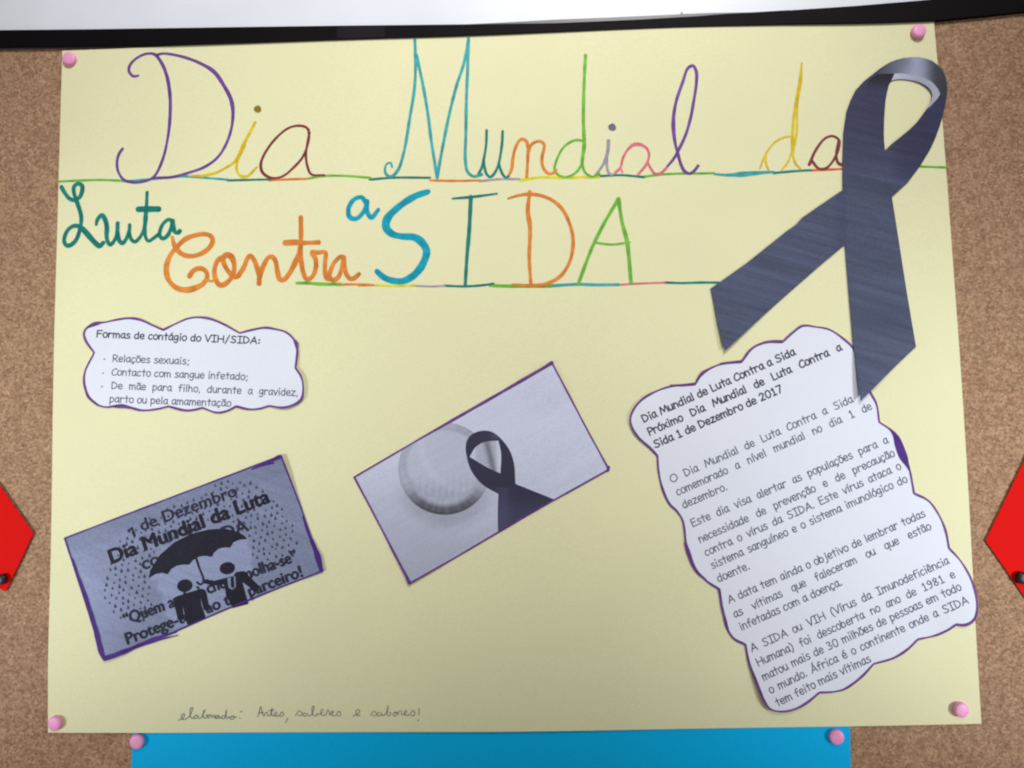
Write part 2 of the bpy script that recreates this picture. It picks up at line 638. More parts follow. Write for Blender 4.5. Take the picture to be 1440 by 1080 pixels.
g('g', 10.6, ('s', [(8.2, 8.8), (5.2, 10.9), (2, 8.8), (1, 5.2), (2.6, 1.8), (5.4, 2), (8.2, 6)]), ('s', [(8.4, 10.8), (8.4, 3), (7.8, -2.4), (5, -4.9), (1.2, -3.6)]))
g('h', 11.2, ('l', [(1.5, 15.5), (1.5, 0)]), ('s', [(1.5, 6), (4.2, 9.9), (7, 9.8), (8.4, 6), (8.6, 0)]))
g('i', 5.6, ('l', [(2.6, 9.9), (2.6, 0)]), ('d', [(2.7, 14.6)]))
g('í', 5.6, ('l', [(2.6, 10.7), (2.6, 0)]), ('l', [(2.4, 12.8), (5, 16)]))
g('j', 7.8, ('s', [(5, 10.7), (5, 1), (4, -3.6), (.4, -4)]), ('d', [(5, 14)]))
g('l', 5.4, ('l', [(2.4, 15.5), (2.4, 0)]))
g('m', 15.6, ('l', [(1.4, 10.8), (1.4, 0)]), ('s', [(1.4, 7), (3.6, 10.2), (6, 9.6), (6.9, 6), (7, 0)]), ('s', [(7, 6.4), (9.4, 10.2), (12, 9.6), (13, 6), (13.2, 0)]))
g('n', 10.8, ('l', [(1.5, 10.8), (1.5, 0)]), ('s', [(1.5, 6.5), (4.2, 10.2), (7, 9.8), (8.4, 6), (8.6, 0)]))
g('o', 10.4, *o_); g('õ', 10.4, *o_, tilde); g('ó', 10.4, *o_, acute)
g('p', 11, ('l', [(1.5, 10.8), (1.5, -5.4)]), ('s', [(1.5, 7), (4.2, 10.6), (7.8, 9.2), (9, 5.4), (7, 1), (4, .1), (1.5, 2)]))
g('q', 10.8, ('s', [(8.4, 8.6), (5.6, 10.8), (2.4, 9), (1, 5), (2.6, .9), (5, .3), (8.4, 4)]), ('l', [(8.7, 10.8), (8.8, -5.4)]))
g('r', 9.7, ('l', [(1.6, 10.8), (1.6, 0)]), ('s', [(1.6, 6), (4, 9.8), (6.6, 10.5), (8.4, 8.8)]))
g('s', 9.8, ('s', [(8, 9.4), (5.4, 10.8), (2.2, 9.2), (3, 6.6), (6.4, 5), (8.3, 2.8), (6, .3), (1, 1)]))
g('t', 9.5, ('l', [(4.6, 15), (4.6, 0)]), ('l', [(.8, 10.1), (8.5, 10.4)]))
g('u', 10.6, *u_); g('ú', 10.6, *u_, acute)
g('v', 9.9, ('l', [(.8, 10.8), (4.7, 0), (9, 10.8)]))
g('x', 11.4, ('l', [(1, 10.8), (9.6, 0)]), ('l', [(9.8, 10.8), (1, 0)]))
g('z', 10.8, ('l', [(1.2, 10.6), (9, 10.6), (1, .3), (9.6, .3)]))
g('A', 14.6, *A_); g('Á', 14.6, *A_, ('l', [(7, 16.6), (10, 19.4)]))
g('C', 12.4, ('s', [(11.8, 12), (10, 14.8), (6, 13.4), (2, 8), (2, 2.8), (5.6, .1), (11.8, 2.2)]))
g('D', 14.6, ('l', [(2, 15), (2, .2)]), ('s', [(2, 15), (7, 13.8), (12, 9.4), (11.6, 4.6), (7, 1), (2, .2)]))
g('E', 12.6, ('l', [(11, 15), (2, 15), (2, .1), (11.2, .3)]), ('l', [(2, 8), (10, 8)]))
g('F', 12.4, ('l', [(11.2, 15), (2, 14.8), (2, 0)]), ('l', [(2, 8), (9.6, 8.1)]))
g('H', 15.6, ('l', [(2, 15), (2, 0)]), ('l', [(13, 15), (13, 0)]), ('l', [(2, 7.5), (13, 7.5)]))
g('I', 11.2, ('l', [(1.2, 15), (10, 15)]), ('l', [(5.6, 15), (5.6, 0)]), ('l', [(1.2, 0), (10, 0)]))
g('L', 11.2, ('l', [(2, 15), (2, .1), (10, .3)]))
g('M', 17.8, ('l', [(1, 0), (4, 15), (9, 3), (14, 15), (16.8, 0)]))
g('O', 16.2, ('o', [(9, 15), (4, 13), (1.2, 7), (4, 1), (9.4, .2), (14.6, 4.6), (14.2, 12)]))
g('P', 10.9, *P_c)
g('R', 12.8, *P_c, ('l', [(4.4, 6.8), (11.6, 0)]))
g('S', 14, ('s', [(11.6, 13), (8, 15), (3.4, 12.6), (4.4, 9.2), (9, 6.8), (11.4, 3.6), (7, .1), (1.4, 1.8)]))
g('V', 13.2, ('l', [(1, 15), (6.6, 0), (12.4, 15)]))
g('0', 12.4, ('o', [(6, 15), (2.4, 12), (1.4, 6.4), (4, .4), (8, .6), (10.8, 7), (9.8, 13)]))
g('1', 11.6, ('l', [(3, 12), (6, 15), (6, 0)]), ('l', [(2.6, 0), (9.6, 0)]))
g('2', 12.4, ('s', [(2, 12), (5.4, 15), (9.4, 13), (8.4, 8), (2, .4)]), ('l', [(2, .4), (10.4, .4)]))
g('3', 12.4, ('s', [(2, 14), (6, 15), (9.4, 12.4), (5, 8.2), (9.8, 5), (8.4, 1), (1.6, 1)]))
g('7', 12.4, ('l', [(1.6, 15), (10.4, 15), (4.2, 0)]))
g('8', 12.4, ('s', [(6, 8), (2, 11.6), (6, 15), (9.4, 12), (6, 8), (1.6, 4), (6, 0.1), (10.2, 4), (6, 8)]))
g('9', 12.4, ('s', [(9.6, 12), (6, 15), (2, 11.6), (4, 8), (8, 8.6), (9.6, 12), (9, 5), (6, .2), (3, .2)]))
g('.', 5, ('d', [(2.5, .8)])); g(',', 5.6, ('l', [(3, 1), (1.8, -2.4)])); g(':', 7, ('d', [(3.4, 2)]), ('d', [(3.4, 8.6)]))
g(';', 7, ('l', [(3.4, 1), (2.2, -2.4)]), ('d', [(3.4, 8.6)]))
g('(', 7.4, ('s', [(6, 16.4), (2.6, 11), (2.4, 3), (5.6, -3.6)])); g(')', 7.4, ('s', [(1.4, 16.4), (4.8, 11), (5, 3), (1.8, -3.6)]))
g('/', 10.4, ('l', [(1.4, -2), (9, 16.4)])); g(' ', 6.6)


def text_line(parent, text, p0, p1, cap_px, pen_px, z, material, justify=None, name='text_line'):
    """one printed line from photo point p0 to p1 along its baseline.  justify = letter width ratio (the blanks take up the rest);
    without it the whole line is fitted to the length"""
    a = rect(*p0, z); b = rect(*p1, z)
    ux, uy = b[0] - a[0], b[1] - a[1]
    length = math.hypot(ux, uy)
    ux, uy = ux / length, uy / length
    sy = cap_px * PXM / 15
    words = text.split(' ')
    wl = [sum(GL[c][0] for c in w) for w in words]
    if justify:
        sx = sy * justify
        sx = min(sx, length / (sum(wl) + 6.6 * (len(words) - 1)))
        gap = (length - sum(wl) * sx) / max(1, len(words) - 1)
    else:
        sx = length / (sum(wl) + GL[' '][0] * (len(words) - 1))
        gap = GL[' '][0] * sx
    mb = MB()
    x = 0.0
    hw = pen_px * PXM
    k = 0
    for w in words:
        for ch in w:
            adv, st = GL[ch]
            for kind, pts in st:
                q = [((x + p[0] * sx), p[1] * sy) for p in pts]
                zz = z + (k % 5) * 0.000004
                k += 1
                q = [(a[0] + ux * p[0] - uy * p[1], a[1] + uy * p[0] + ux * p[1], hw) for p in q]
                if kind == 'd':
                    dot(mb, q[0][0], q[0][1], hw * 0.78, zz, 8)
                elif kind == 'l':
                    for e0, e1 in zip(q, q[1:]):
                        zz += 0.000001
                        ribbon(mb, [e0, e1], zz, 0)
                else:
                    ribbon(mb, catmull(q, kind == 'o', 0.0004), zz, 0.000003, kind == 'o')
            x += adv * sx
        x += gap
    return mb.build(name, material, parent)


def sans_line(parent, text, p0, p1, cap_px, z, material, bold=0.0, name='text_line'):
    """one line in the built-in upright face, fitted between two photo points on its baseline"""
    cu = bpy.data.curves.new('t', 'FONT')
    cu.body = text
    cu.size = 1.0
    cu.resolution_u = 4
    ob = bpy.data.objects.new('t', cu)
    COL.objects.link(ob)
    dg = bpy.context.evaluated_depsgraph_get()
    me = bpy.data.meshes.new_from_object(ob.evaluated_get(dg))
    vs = [tuple(v.co) for v in me.vertices]
    fs = [tuple(p.vertices) for p in me.polygons]
    bpy.data.objects.remove(ob); bpy.data.meshes.remove(me); bpy.data.curves.remove(cu)
    a = rect(*p0, z); b = rect(*p1, z)
    ux, uy = b[0] - a[0], b[1] - a[1]
    length = math.hypot(ux, uy)
    ux, uy = ux / length, uy / length
    x0 = min(v[0] for v in vs); x1 = max(v[0] for v in vs)
    sx = length / (x1 - x0); sy = cap_px * PXM / 0.70
    mb = MB()
    for k, (off, oy) in enumerate(((-bold, 0), (bold, 0), (0, bold * 0.7), (0, -bold * 0.7), (0, 0))):
        V = []
        for v in vs:
            x, y = (v[0] - x0) * sx + off * sy, (v[1] + oy) * sy
            V.append((a[0] + ux * x - uy * y, a[1] + uy * x + ux * y, z + k * 0.000001))
        mb.add(V, up(fs, V))
    return mb.build(name, material, parent)


# ================================================================== the board and what is round it
# white laminate panel above
mb = MB()
box(mb, -0.80, 0.18, -0.020, 0.95, 0.75, -0.0005)
wp = mb.build('white_panel', BOARD)
tag(wp, 'plain pale grey white panel above the black strip along the top', 'panel')

cb = thing('cork_board', 'brown speckled cork notice board with black top rail behind the yellow poster', 'notice board', (0, 0, 0))
top_low = [(-700, 106), (-140, 74), (0, 66), (120, 64.3), (240, 62.6), (360, 59), (480, 55), (640, 49.5), (780, 44), (960, 37.5), (1100, 33.5), (1230, 31), (1313, 28.5), (1380, 22), (1440, 15.5), (1580, -2), (2200, -80)]
top_high = [(2200, -112), (1580, -34), (1440, -14), (1290, 1), (1200, 8.5), (1110, 14.5), (1020, 19.5), (957, 24.5), (900, 29), (830, 32.5), (780, 34), (660, 34.2), (480, 36), (320, 38.2), (120, 41.2), (0, 42.3), (-140, 44), (-700, 76)]
mb = MB()
cork_top = [(-702, 97)] + [(p[0], p[1] - 10) for p in top_low] + [(2202, -89)]
poly = cork_top + [(2202, 1500), (-702, 1500)]
sheet(mb, poly, -0.012, 0.0, grid=None)
mb.build('cork_panel', CORK, cb)
mb = MB()
sheet(mb, top_high + top_low, -0.004, 0.0036, grid=None)
mb.build('top_rail', BLACK, cb)
mb = MB()
sheet(mb, [(474, 36.6), (507, 36.3), (541, 36.0), (541, 51.6), (507, 53.2), (474, 54.6)], 0.0036, 0.0037, grid=None)
mb.build('tape_patch', TAPE, cb)
mb = MB()
sheet(mb, [(-140, 75.5), (0, 68.3), (120, 66.8), (240, 64.4), (330, 60.6), (330, 59.4), (240, 61.9), (120, 63.6), (0, 65.2), (-140, 73)], 0.0001, 0.0018)
mb.build('rail_lip', GREYLIP, cb)
mb = MB()
sheet(mb, [(650, 34.4), (720, 31), (780, 27.6), (860, 24.3), (957, 20), (958, 16), (961, 19.5), (1000, 18), (1060, 17.2), (1110, 14), (1110, 16), (1020, 20.5), (957, 24), (900, 27.4), (830, 30.6), (780, 32.6)], -0.0004, 0.0014)
mb.build('peeling_edge', GREYLIP, cb)

# red cut-outs at the sides
mb = MB(); px = [(47, 750), (8, 832), (-70, 795), (-160, 760), (-130, 640), (-38, 629)]
sheet(mb, px, 0.0012, 0.0017)
tag(mb.build('red_card', RED), 'bright red pointed card cut-out at the left edge beside the umbrella print', 'card', 'red cards pinned on the cork')
mb = MB(); px = [(1386, 760), (1500, 925), (1580, 760), (1560, 600), (1470, 586)]
sheet(mb, px, 0.0008, 0.0013)
tag(mb.build('red_card', RED), 'bright red pointed card cut-out at the right edge beside the long text sheet', 'card', 'red cards pinned on the cork')

# blue sheet below
mb = MB(); px = [(187, 1016), (700, 1012), (1195, 1006), (1196.5, 1080), (1200, 1290), (180, 1290), (184.5, 1080)]
sheet(mb, px, 0.0003, 0.0006)
tag(mb.build('blue_poster', BLUE), 'plain bright blue card sheet hanging just below the yellow poster', 'poster')

# ------------------------------------------------------------------ the yellow poster
ZP = 0.0011
ON_POSTER[0] = True
po = thing('yellow_poster', 'large pale yellow hand-lettered poster pinned across the cork board', 'poster', (0, 0, 0.0008))
edge = ([(89, 72.5), (170, 69), (240, 65.5), (360, 60), (480, 55.8), (640, 50), (800, 44), (960, 38), (1120, 33.6), (1230, 32), (1313, 30)] +
        [(1320.5, 120), (1330, 250), (1340, 380), (1349, 500), (1359, 660), (1367, 800), (1379, 1017)] +
        [(1200, 1020.8), (1000, 1024), (700, 1028), (450, 1029.6), (250, 1029.8), (69, 1029.5)] +
        [(69, 930), (72, 780), (75, 600), (79, 420), (83, 250), (86, 160)])
mb = MB()
sheet(mb, edge, 0.0007, ZP, grid=11)
mb.build('card_sheet', YELLOW, po)
_z = [ZP + 0.00005]


def letter(label, colour, w, *strokes, dots=(), name='letter'):
    mb = MB()
    for s in strokes:
        pen(mb, s, w, _z[0])
        _z[0] += 0.000003
        if w >= 3 and name == 'letter':      # ink pools where the pen stops
            q = rect(s[-1][0], s[-1][1], _z[0])
            wl = (s[-1][2] if len(s[-1]) > 2 else w) * PXM * 0.6
            dot(mb, q[0], q[1], wl, _z[0] + 0.00003, 16, 0.08)
    for (x, y, r) in dots:
        q = rect(x, y, _z[0])
        dot(mb, q[0], q[1], r * PXM, _z[0], 18, 0.08)
        _z[0] += 0.000003
    o = mb.build(name, INK[colour] if isinstance(colour, str) else colour, po)
    if label:
        o['label'] = label
    return o


# rules first (they lie under the letters)
def rule(colour, pts, w=3.0):
    letter(colour + ' stretch of the ruled line', colour, w, pts, name='underline')


rule('green', A([(250, 767), (330, 763), (430, 760), (525, 764)]))
rule('teal', A([(522, 766), (640, 757), (780, 745, 3.6), (870, 752), (962, 760)]))
rule('pine', A([(962, 763), (1050, 761), (1142, 759)]))
rule('orange', A([(1138, 763), (1220, 759), (1294, 757)]))
rule('green', A([(1300, 756), (1370, 745), (1440, 744)]) + B([(60, 747), (124, 753)]))
rule('pine', B([(122, 760), (220, 752), (375, 752)]))
rule('orange', B([(375, 763), (480, 765), (585, 763)]))
rule('grey', B([(585, 766), (660, 758), (752, 757)]))
rule('yellow', B([(752, 763), (820, 751), (950, 750), (1085, 748)]), 3.8)
rule('pine', B([(1085, 744), (1180, 740), (1275, 748)]))
rule('green', B([(1275, 747), (1340, 738), (1440, 733)]) + C([(60, 733), (132, 732)]))
rule('teal', C([(134, 736), (190, 740, 4), (260, 736, 6.4), (320, 731, 5), (382, 727, 3)]))
rule('pine', C([(382, 732), (460, 725), (540, 720)]))
rule('scarlet', C([(538, 721), (610, 718), (690, 714)]))
rule('green', C([(960, 702), (1020, 706), (1106, 709)]))
rule('green', I([(480, 900), (600, 898), (760, 910), (990, 911)]), 4)
rule('orange', I([(950, 920), (1130, 913), (1329, 918)]) + E([(70, 514), (136, 513)]))
rule('yellow', E([(134, 514), (220, 516), (312, 515)]))
rule('grey', E([(311, 516), (370, 519), (436, 517)]), 2.6)
rule('pine', E([(434, 516), (520, 519), (590, 515), (642, 508)]))
rule('green', E([(628, 516), (760, 519), (886, 518)]), 4)
rule('brown', E([(722, 513), (790, 518), (856, 517)]))
rule('teal', E([(884, 517), (1000, 511), (1080, 513), (1168, 512)]), 3.8)
rule('pink', E([(1168, 513), (1260, 507), (1366, 503)]), 2.6)
rule('pine', E([(1364, 503), (1440, 505)]) + F([(70, 503), (150, 503)]))

# "Dia"
letter('purple looped capital D', 'purple', 3.5,
       A([(584, 320, 3), (562, 322), (545, 300), (550, 275), (580, 245), (620, 228), (652, 230), (680, 262, 4.2), (704, 320, 4.6), (717, 400, 4.4), (718, 480, 4.4), (710, 570), (690, 665), (658, 738), (635, 758), (600, 768), (560, 770), (525, 760), (500, 725), (495, 680), (504, 648), (518, 628)]),
       A([(660, 233), (690, 227), (770, 240), (850, 270, 4.2), (905, 305, 5), (950, 370, 5), (975, 420, 5), (984, 475, 4.6), (976, 550), (950, 620), (915, 670), (860, 708), (790, 732), (730, 748), (650, 752)]))
letter('mustard letter i', 'mustard', 3.4,
       A([(800, 742, 2.4), (850, 743), (910, 731), (960, 706), (995, 680), (1030, 610, 4.4), (1078, 518, 3.4)]),
       A([(1034, 615), (1004, 680), (1000, 715), (1015, 742), (1045, 745), (1085, 708, 3)]))
letter('olive dot of the i', 'olive', 3, dots=[(1088 / 3, 462 / 3, 5.6)], name='letter_dot')
letter('maroon letter a', 'maroon', 3.1,
       A([(1308, 565), (1295, 541), (1262, 533), (1215, 545), (1145, 610), (1103, 690, 3.8), (1110, 730, 3.8), (1145, 752), (1190, 748), (1240, 710), (1282, 660), (1305, 590), (1304, 550)]),
       A([(1306, 570), (1293, 650), (1298, 700), (1316, 738), (1370, 742)]))
# "Mundial"
letter('teal tall capital M', 'teal', 3.9,
       B([(215, 706, 2.8), (210, 690, 2.8), (195, 692, 2.8), (186, 712, 3), (190, 737), (212, 747), (240, 720), (266, 640), (290, 500), (309, 380), (314, 280), (311, 172)]),
       B([(318, 235), (345, 360), (364, 470), (381, 600), (405, 750)]),
       B([(405, 750), (425, 640), (455, 490), (485, 370), (520, 260), (537, 165)]),
       B([(537, 165), (533, 300), (528, 420), (526, 560), (524, 680), (534, 728), (560, 746), (592, 738)]))
letter('dark green letter u', 'pine', 3.3,
       J([(262, 768), (300, 690), (330, 560), (350, 430), (356, 272)]),
       J([(322, 600), (335, 700), (360, 770), (395, 794), (432, 768), (480, 680), (512, 540), (530, 400), (535, 282)]),
       J([(492, 640), (515, 720), (550, 785), (578, 802), (600, 785)]))
letter('orange letter n', 'orange', 3.9,
       J([(598, 788, 2.6), (635, 710), (650, 590), (675, 480), (718, 392), (755, 368), (798, 390), (820, 455), (817, 600), (806, 792)]),
       J([(825, 510), (852, 440), (900, 402), (960, 394), (1000, 425), (1000, 480), (980, 560), (980, 650), (1010, 720), (1060, 757), (1110, 745), (1132, 715)]))
letter('green letter d', 'green', 3.2,
       B([(1018, 594), (985, 593), (940, 620), (910, 672), (900, 718), (920, 742), (950, 748), (990, 728), (1015, 690), (1023, 640)]),
       B([(1030, 236, 4), (1024, 350, 4), (1021, 500, 4.2), (1024, 620, 4.6), (1016, 690, 4), (1030, 730, 3), (1060, 746, 2.8), (1088, 733, 2.8)]))
letter('grey letter i with round dot', 'grey', 3.5,
       K([(268, 692, 3), (320, 630, 3), (365, 550), (394, 450, 4.6), (399, 350, 4.6)]),
       K([(384, 520), (385, 610), (402, 670), (432, 690)]), )
letter('slate dot of the i', 'slate', 3, dots=[(800 + 437 / 7.2, 150 + 212 / 7.2, 5.6)], name='letter_dot')
letter('pink letter a', 'pink', 3.3,
       K([(470, 670), (520, 620), (548, 520), (600, 432), (660, 386, 4.4), (720, 386, 4.4), (782, 418), (810, 482), (800, 550), (760, 620), (698, 690, 2.8)]),
       K([(796, 570), (830, 630), (872, 682), (925, 678), (985, 625)]),
       K([(522, 610, 2.4), (540, 668, 2.2)]))
letter('purple tall looped letter l', 'purple', 3.8,
       [(936.8, 236.1, 3), (947.2, 223.6), (954.2, 211.1), (963.9, 190.3), (970.8, 166.7), (975.2, 143), (979, 117), (978.6, 101), (974, 93.4), (967, 97), (959.5, 117), (951, 142), (947, 165, 4.6), (947, 184, 4.6), (949.4, 202), (953, 216), (957.6, 232), (962.5, 241), (969.4, 244.4), (976, 240.5), (981.4, 233.6)])
# "da"
letter('yellow ochre letter d', 'mustard', 2.6,
       C([(325, 712, 2), (350, 650), (390, 600), (440, 578), (466, 582), (462, 632), (440, 690), (415, 720, 2)]),
       C([(350, 650), (350, 690), (360, 716)]),
       C([(502, 268), (491, 350), (470, 480, 3.4), (462, 640, 3.4), (474, 690), (495, 714)]),
       C([(502, 268), (498, 350), (483, 440), (480, 560), (466, 640)]))
letter('maroon letter a half behind the ribbon', 'maroon', 3.2,
       C([(532, 697, 4), (560, 635), (600, 585), (632, 576), (657, 592), (655, 630), (634, 678), (602, 712), (572, 713), (543, 680)]),
       C([(657, 592), (646, 660), (656, 692, 4), (690, 700, 4)]))
# "Luta"
letter('dark green capital L', 'pine', 5.2,
       G([(55, 105), (90, 168), (145, 235), (200, 254), (258, 222), (288, 150), (285, 88), (242, 68), (198, 98), (195, 165), (225, 260), (260, 360), (280, 450), (270, 560), (230, 690), (180, 748), (130, 768), (94, 738), (90, 680), (130, 590), (190, 546), (250, 548), (300, 582, 6.4), (380, 672, 7), (450, 745, 7), (490, 772, 6.4), (532, 735)]))
letter('dark green letter u', 'pine', 5.0,
       G([(450, 530, 3.4), (460, 480), (510, 424, 6), (548, 470, 6.2), (570, 560, 6), (568, 660), (582, 725), (610, 758), (650, 720), (684, 640), (692, 515)]),
       G([(692, 620), (714, 715), (748, 742), (790, 690), (823, 600), (827, 535, 4.4)]))
letter('dark green letter t', 'pine', 4.4,
       G([(825, 630), (848, 700), (890, 724), (940, 680), (985, 590), (1006, 450)]),
       G([(1020, 168), (1016, 300), (1006, 450, 5.4), (1000, 580), (1010, 680), (1042, 718), (1090, 690), (1148, 645)]),
       G([(925, 358, 8.2), (1010, 356, 7.8), (1150, 356, 7)]))
letter('dark green letter a', 'pine', 4.8,
       G([(1300, 488), (1268, 474), (1212, 512), (1172, 590), (1166, 655), (1200, 690), (1250, 660), (1290, 580), (1305, 500)]),
       G([(1308, 490, 6), (1318, 560, 6), (1342, 618), (1380, 626), (1390, 604, 5.4)]))
# "Contra"
letter('orange looped capital C', 'orange', 5.8,
       H([(432, 800), (455, 757), (510, 712), (580, 704), (636, 738), (652, 810), (606, 890), (500, 950, 7), (380, 975, 7), (262, 945, 6.6), (174, 860), (140, 760, 6.6), (144, 650, 6.4), (192, 530), (270, 432), (380, 330), (500, 284), (615, 268), (694, 292), (722, 350), (680, 438), (570, 518), (440, 548), (335, 520), (262, 450), (226, 372, 5), (212, 308, 4)]))
letter('orange letter o', 'orange', 6.0,
       H([(668, 858, 3), (715, 862, 3)]),
       H([(866, 560), (802, 582), (748, 690), (748, 808), (800, 905), (850, 910), (930, 850), (984, 750), (990, 640), (950, 548, 7), (890, 532, 7), (850, 572), (872, 660), (930, 752), (1000, 810), (1048, 792)]))
letter('orange letter n', 'orange', 5.8,
       H([(1040, 796), (1110, 690), (1150, 590), (1190, 540), (1240, 592), (1280, 700), (1306, 800), (1303, 890)]),
       I([(40, 850), (90, 702), (150, 602), (190, 590), (230, 640), (255, 770), (284, 858), (330, 858), (372, 815)]))
letter('orange letter t', 'orange', 5.6,
       I([(350, 840), (390, 790), (450, 680, 6.6), (500, 560), (518, 480)]),
       I([(528, 136), (530, 300), (525, 480), (531, 640), (550, 760), (590, 848), (630, 848), (680, 790), (704, 700)]),
       I([(345, 430, 7), (460, 424, 7), (560, 430, 5.4), (735, 424, 5.6)]))
letter('orange letter r', 'orange', 5.4,
       I([(704, 710), (698, 620), (655, 540), (720, 543), (812, 540), (808, 650), (808, 760), (830, 845), (880, 850)]))
letter('orange letter a', 'orange', 5.4,
       I([(1028, 598), (990, 592), (920, 652), (872, 750), (862, 838), (910, 862), (960, 830), (1002, 730), (1022, 612)]),
       I([(1028, 600), (1036, 700), (1060, 800), (1110, 850), (1150, 838), (1204, 792, 4.6)]))
# "a SIDA"
letter('sky blue small letter a', 'cyan', 5.6,
       E([(106, 168), (86, 144), (56, 152), (32, 190), (36, 226), (62, 234), (94, 206), (110, 162)]),
       E([(110, 160), (110, 205), (128, 228), (157, 196, 4.6)]))
letter('thick sky blue capital S', 'cyan', 8.6,
       E([(366, 120, 7), (310, 140, 7.8), (240, 186), (194, 235, 9.4), (190, 270, 9.6), (214, 297), (258, 308, 8), (310, 312, 8.4), (344, 337, 9.4), (360, 372, 9.6), (346, 420, 9), (310, 468), (265, 494), (222, 495, 7.6), (180, 480, 7), (151, 455, 6.2)]))
letter('dark green capital I', 'pine', 4.2,
       E([(470, 149, 2.4), (560, 141, 3.6), (657, 128, 2)]),
       E([(547, 142, 5), (540, 280, 5), (530, 400, 4.4), (523, 515, 3.8)]))
letter('orange capital D', 'orange', 4.2,
       E([(795, 120, 4.6), (787, 200, 5.2), (796, 270, 5.2), (793, 400), (800, 512)]),
       E([(705, 148, 3), (750, 135, 3.4), (810, 130), (880, 150), (930, 190), (965, 260), (978, 330), (965, 410), (930, 470), (880, 503), (820, 515), (725, 512, 3)]))
letter('green capital A', 'green', 4.2,
       E([(1000, 507), (1060, 350), (1110, 250), (1167, 153)]),
       E([(1169, 150, 5), (1185, 250), (1205, 330, 5), (1222, 505)]),
       E([(1070, 334, 2.6), (1140, 342, 2.6), (1215, 333, 2.6)]))


# biro signature along the bottom
def words(name, label, w, *strokes, dots=()):
    letter(label, BALLPEN, w, *strokes, dots=dots, name=name)


words('written_word', 'biro word elaborado', 1.15,
      L([(90, 205), (120, 195), (150, 160), (148, 138), (128, 145), (118, 180), (140, 198), (175, 190), (210, 155), (235, 100), (238, 70), (220, 76), (212, 130), (220, 180), (246, 186)]),
      L([(290, 155), (260, 158), (252, 180), (275, 188), (297, 160), (304, 186), (328, 180), (360, 120), (370, 93), (355, 112), (350, 170), (375, 186), (394, 165), (380, 150), (402, 158)]),
      L([(410, 152), (397, 170), (410, 186), (428, 168), (412, 152), (440, 154), (448, 186), (455, 158), (470, 155), (475, 186), (490, 175)]),
      L([(515, 158), (485, 160), (478, 182), (502, 188), (518, 160), (524, 188), (540, 176)]),
      L([(580, 160), (552, 162), (545, 185), (570, 190), (590, 150), (595, 96), (592, 150), (600, 190), (625, 175)]),
      L([(655, 165), (634, 175), (640, 195), (670, 193), (680, 170), (655, 164), (700, 176)]),
      L([(742, 118), (764, 115)]), dots=[(240 + 740 / 7.579, 985 + 188 / 7.579, 0.9)])
words('written_word', 'biro word Artes', 1.05,
      L([(930, 172), (945, 120), (960, 62), (972, 110), (988, 160), (1000, 165), (1008, 125), (1030, 130), (1035, 160), (1060, 160), (1080, 80), (1078, 158), (1095, 165)]),
      L([(938, 132), (985, 126)]), L([(1050, 108), (1105, 100)]),
      L([(1100, 158), (1132, 140), (1125, 120), (1108, 138), (1114, 165), (1150, 162), (1188, 120), (1205, 150), (1180, 168), (1160, 162)]),
      L([(1246, 188), (1228, 232)]))
words('written_word', 'biro word saberes', 1.0,
      M([(-34, 160), (5, 110), (38, 140), (20, 160), (-5, 155)]), M([(75, 135), (50, 140), (45, 160), (75, 165), (92, 140), (102, 165), (130, 158), (155, 110), (165, 58), (148, 66), (145, 140), (165, 165), (195, 155), (190, 138), (215, 150), (255, 120), (260, 97), (240, 98), (235, 140), (260, 160), (292, 152), (305, 105), (325, 112), (330, 155)]),
      M([(335, 152), (370, 125), (365, 108), (350, 125), (355, 160), (390, 160), (430, 114), (452, 145), (435, 165), (410, 160)]))
words('written_word', 'biro letter e', 1.0, M([(580, 165), (612, 150), (650, 118), (643, 97), (615, 106), (610, 140), (628, 160), (656, 155)]))
words('written_word', 'biro word sabores', 1.0,
      M([(765, 160), (805, 112), (830, 140), (815, 160), (790, 160)]), M([(868, 125), (840, 135), (838, 160), (870, 160), (886, 130), (892, 160), (920, 150), (944, 100), (955, 48), (948, 100), (948, 155), (970, 160), (985, 132), (970, 122)]),
      M([(1025, 125), (1005, 145), (1020, 165), (1045, 150), (1035, 120), (1018, 126), (1056, 130), (1062, 155), (1070, 108), (1095, 112), (1096, 150)]),
      M([(1110, 150), (1150, 125), (1145, 102), (1128, 116), (1130, 150), (1172, 155), (1220, 102), (1240, 130), (1230, 158), (1200, 155)]),
      M([(1285, 82), (1283, 150)]), dots=[(420 + 1275 / 7.579, 985 + 207 / 7.579, 1.1)])

# ================================================================== small cloud card
ZC0, ZC = 0.00125, 0.0016
cloud = N([(140, 100), (200, 90), (270, 75), (340, 68), (400, 78), (460, 105), (523, 133, 'c'), (590, 100), (660, 70), (720, 62), (790, 72), (860, 100), (950, 150, 'c'), (1020, 132), (1090, 120), (1150, 128), (1210, 145), (1255, 185), (1276, 230), (1270, 350, 'c'), (1300, 395), (1313, 440), (1306, 520), (1265, 557), (1200, 577), (1115, 567, 'c'), (1060, 583), (1000, 586), (930, 570, 'c'), (880, 595), (820, 605), (740, 578, 'c'), (690, 590), (640, 592), (550, 570, 'c'), (480, 586), (400, 592), (340, 578), (290, 563), (200, 574), (150, 560), (100, 515), (75, 440), (80, 370), (133, 265, 'c'), (90, 200), (80, 155), (100, 122)])
cloud = cusp_path(cloud)
curl((428, 545, 70, .0018), (122, 470, 45, .0012))
cc = thing('cloud_card', 'small white cloud-shaped paper with a purple outline and short bullet list', 'paper cut-out', centre(cloud, ZC0))
mb = MB(); sheet(mb, cloud, ZC0, ZC); mb.build('paper_sheet', WHITE_PAPER, cc)


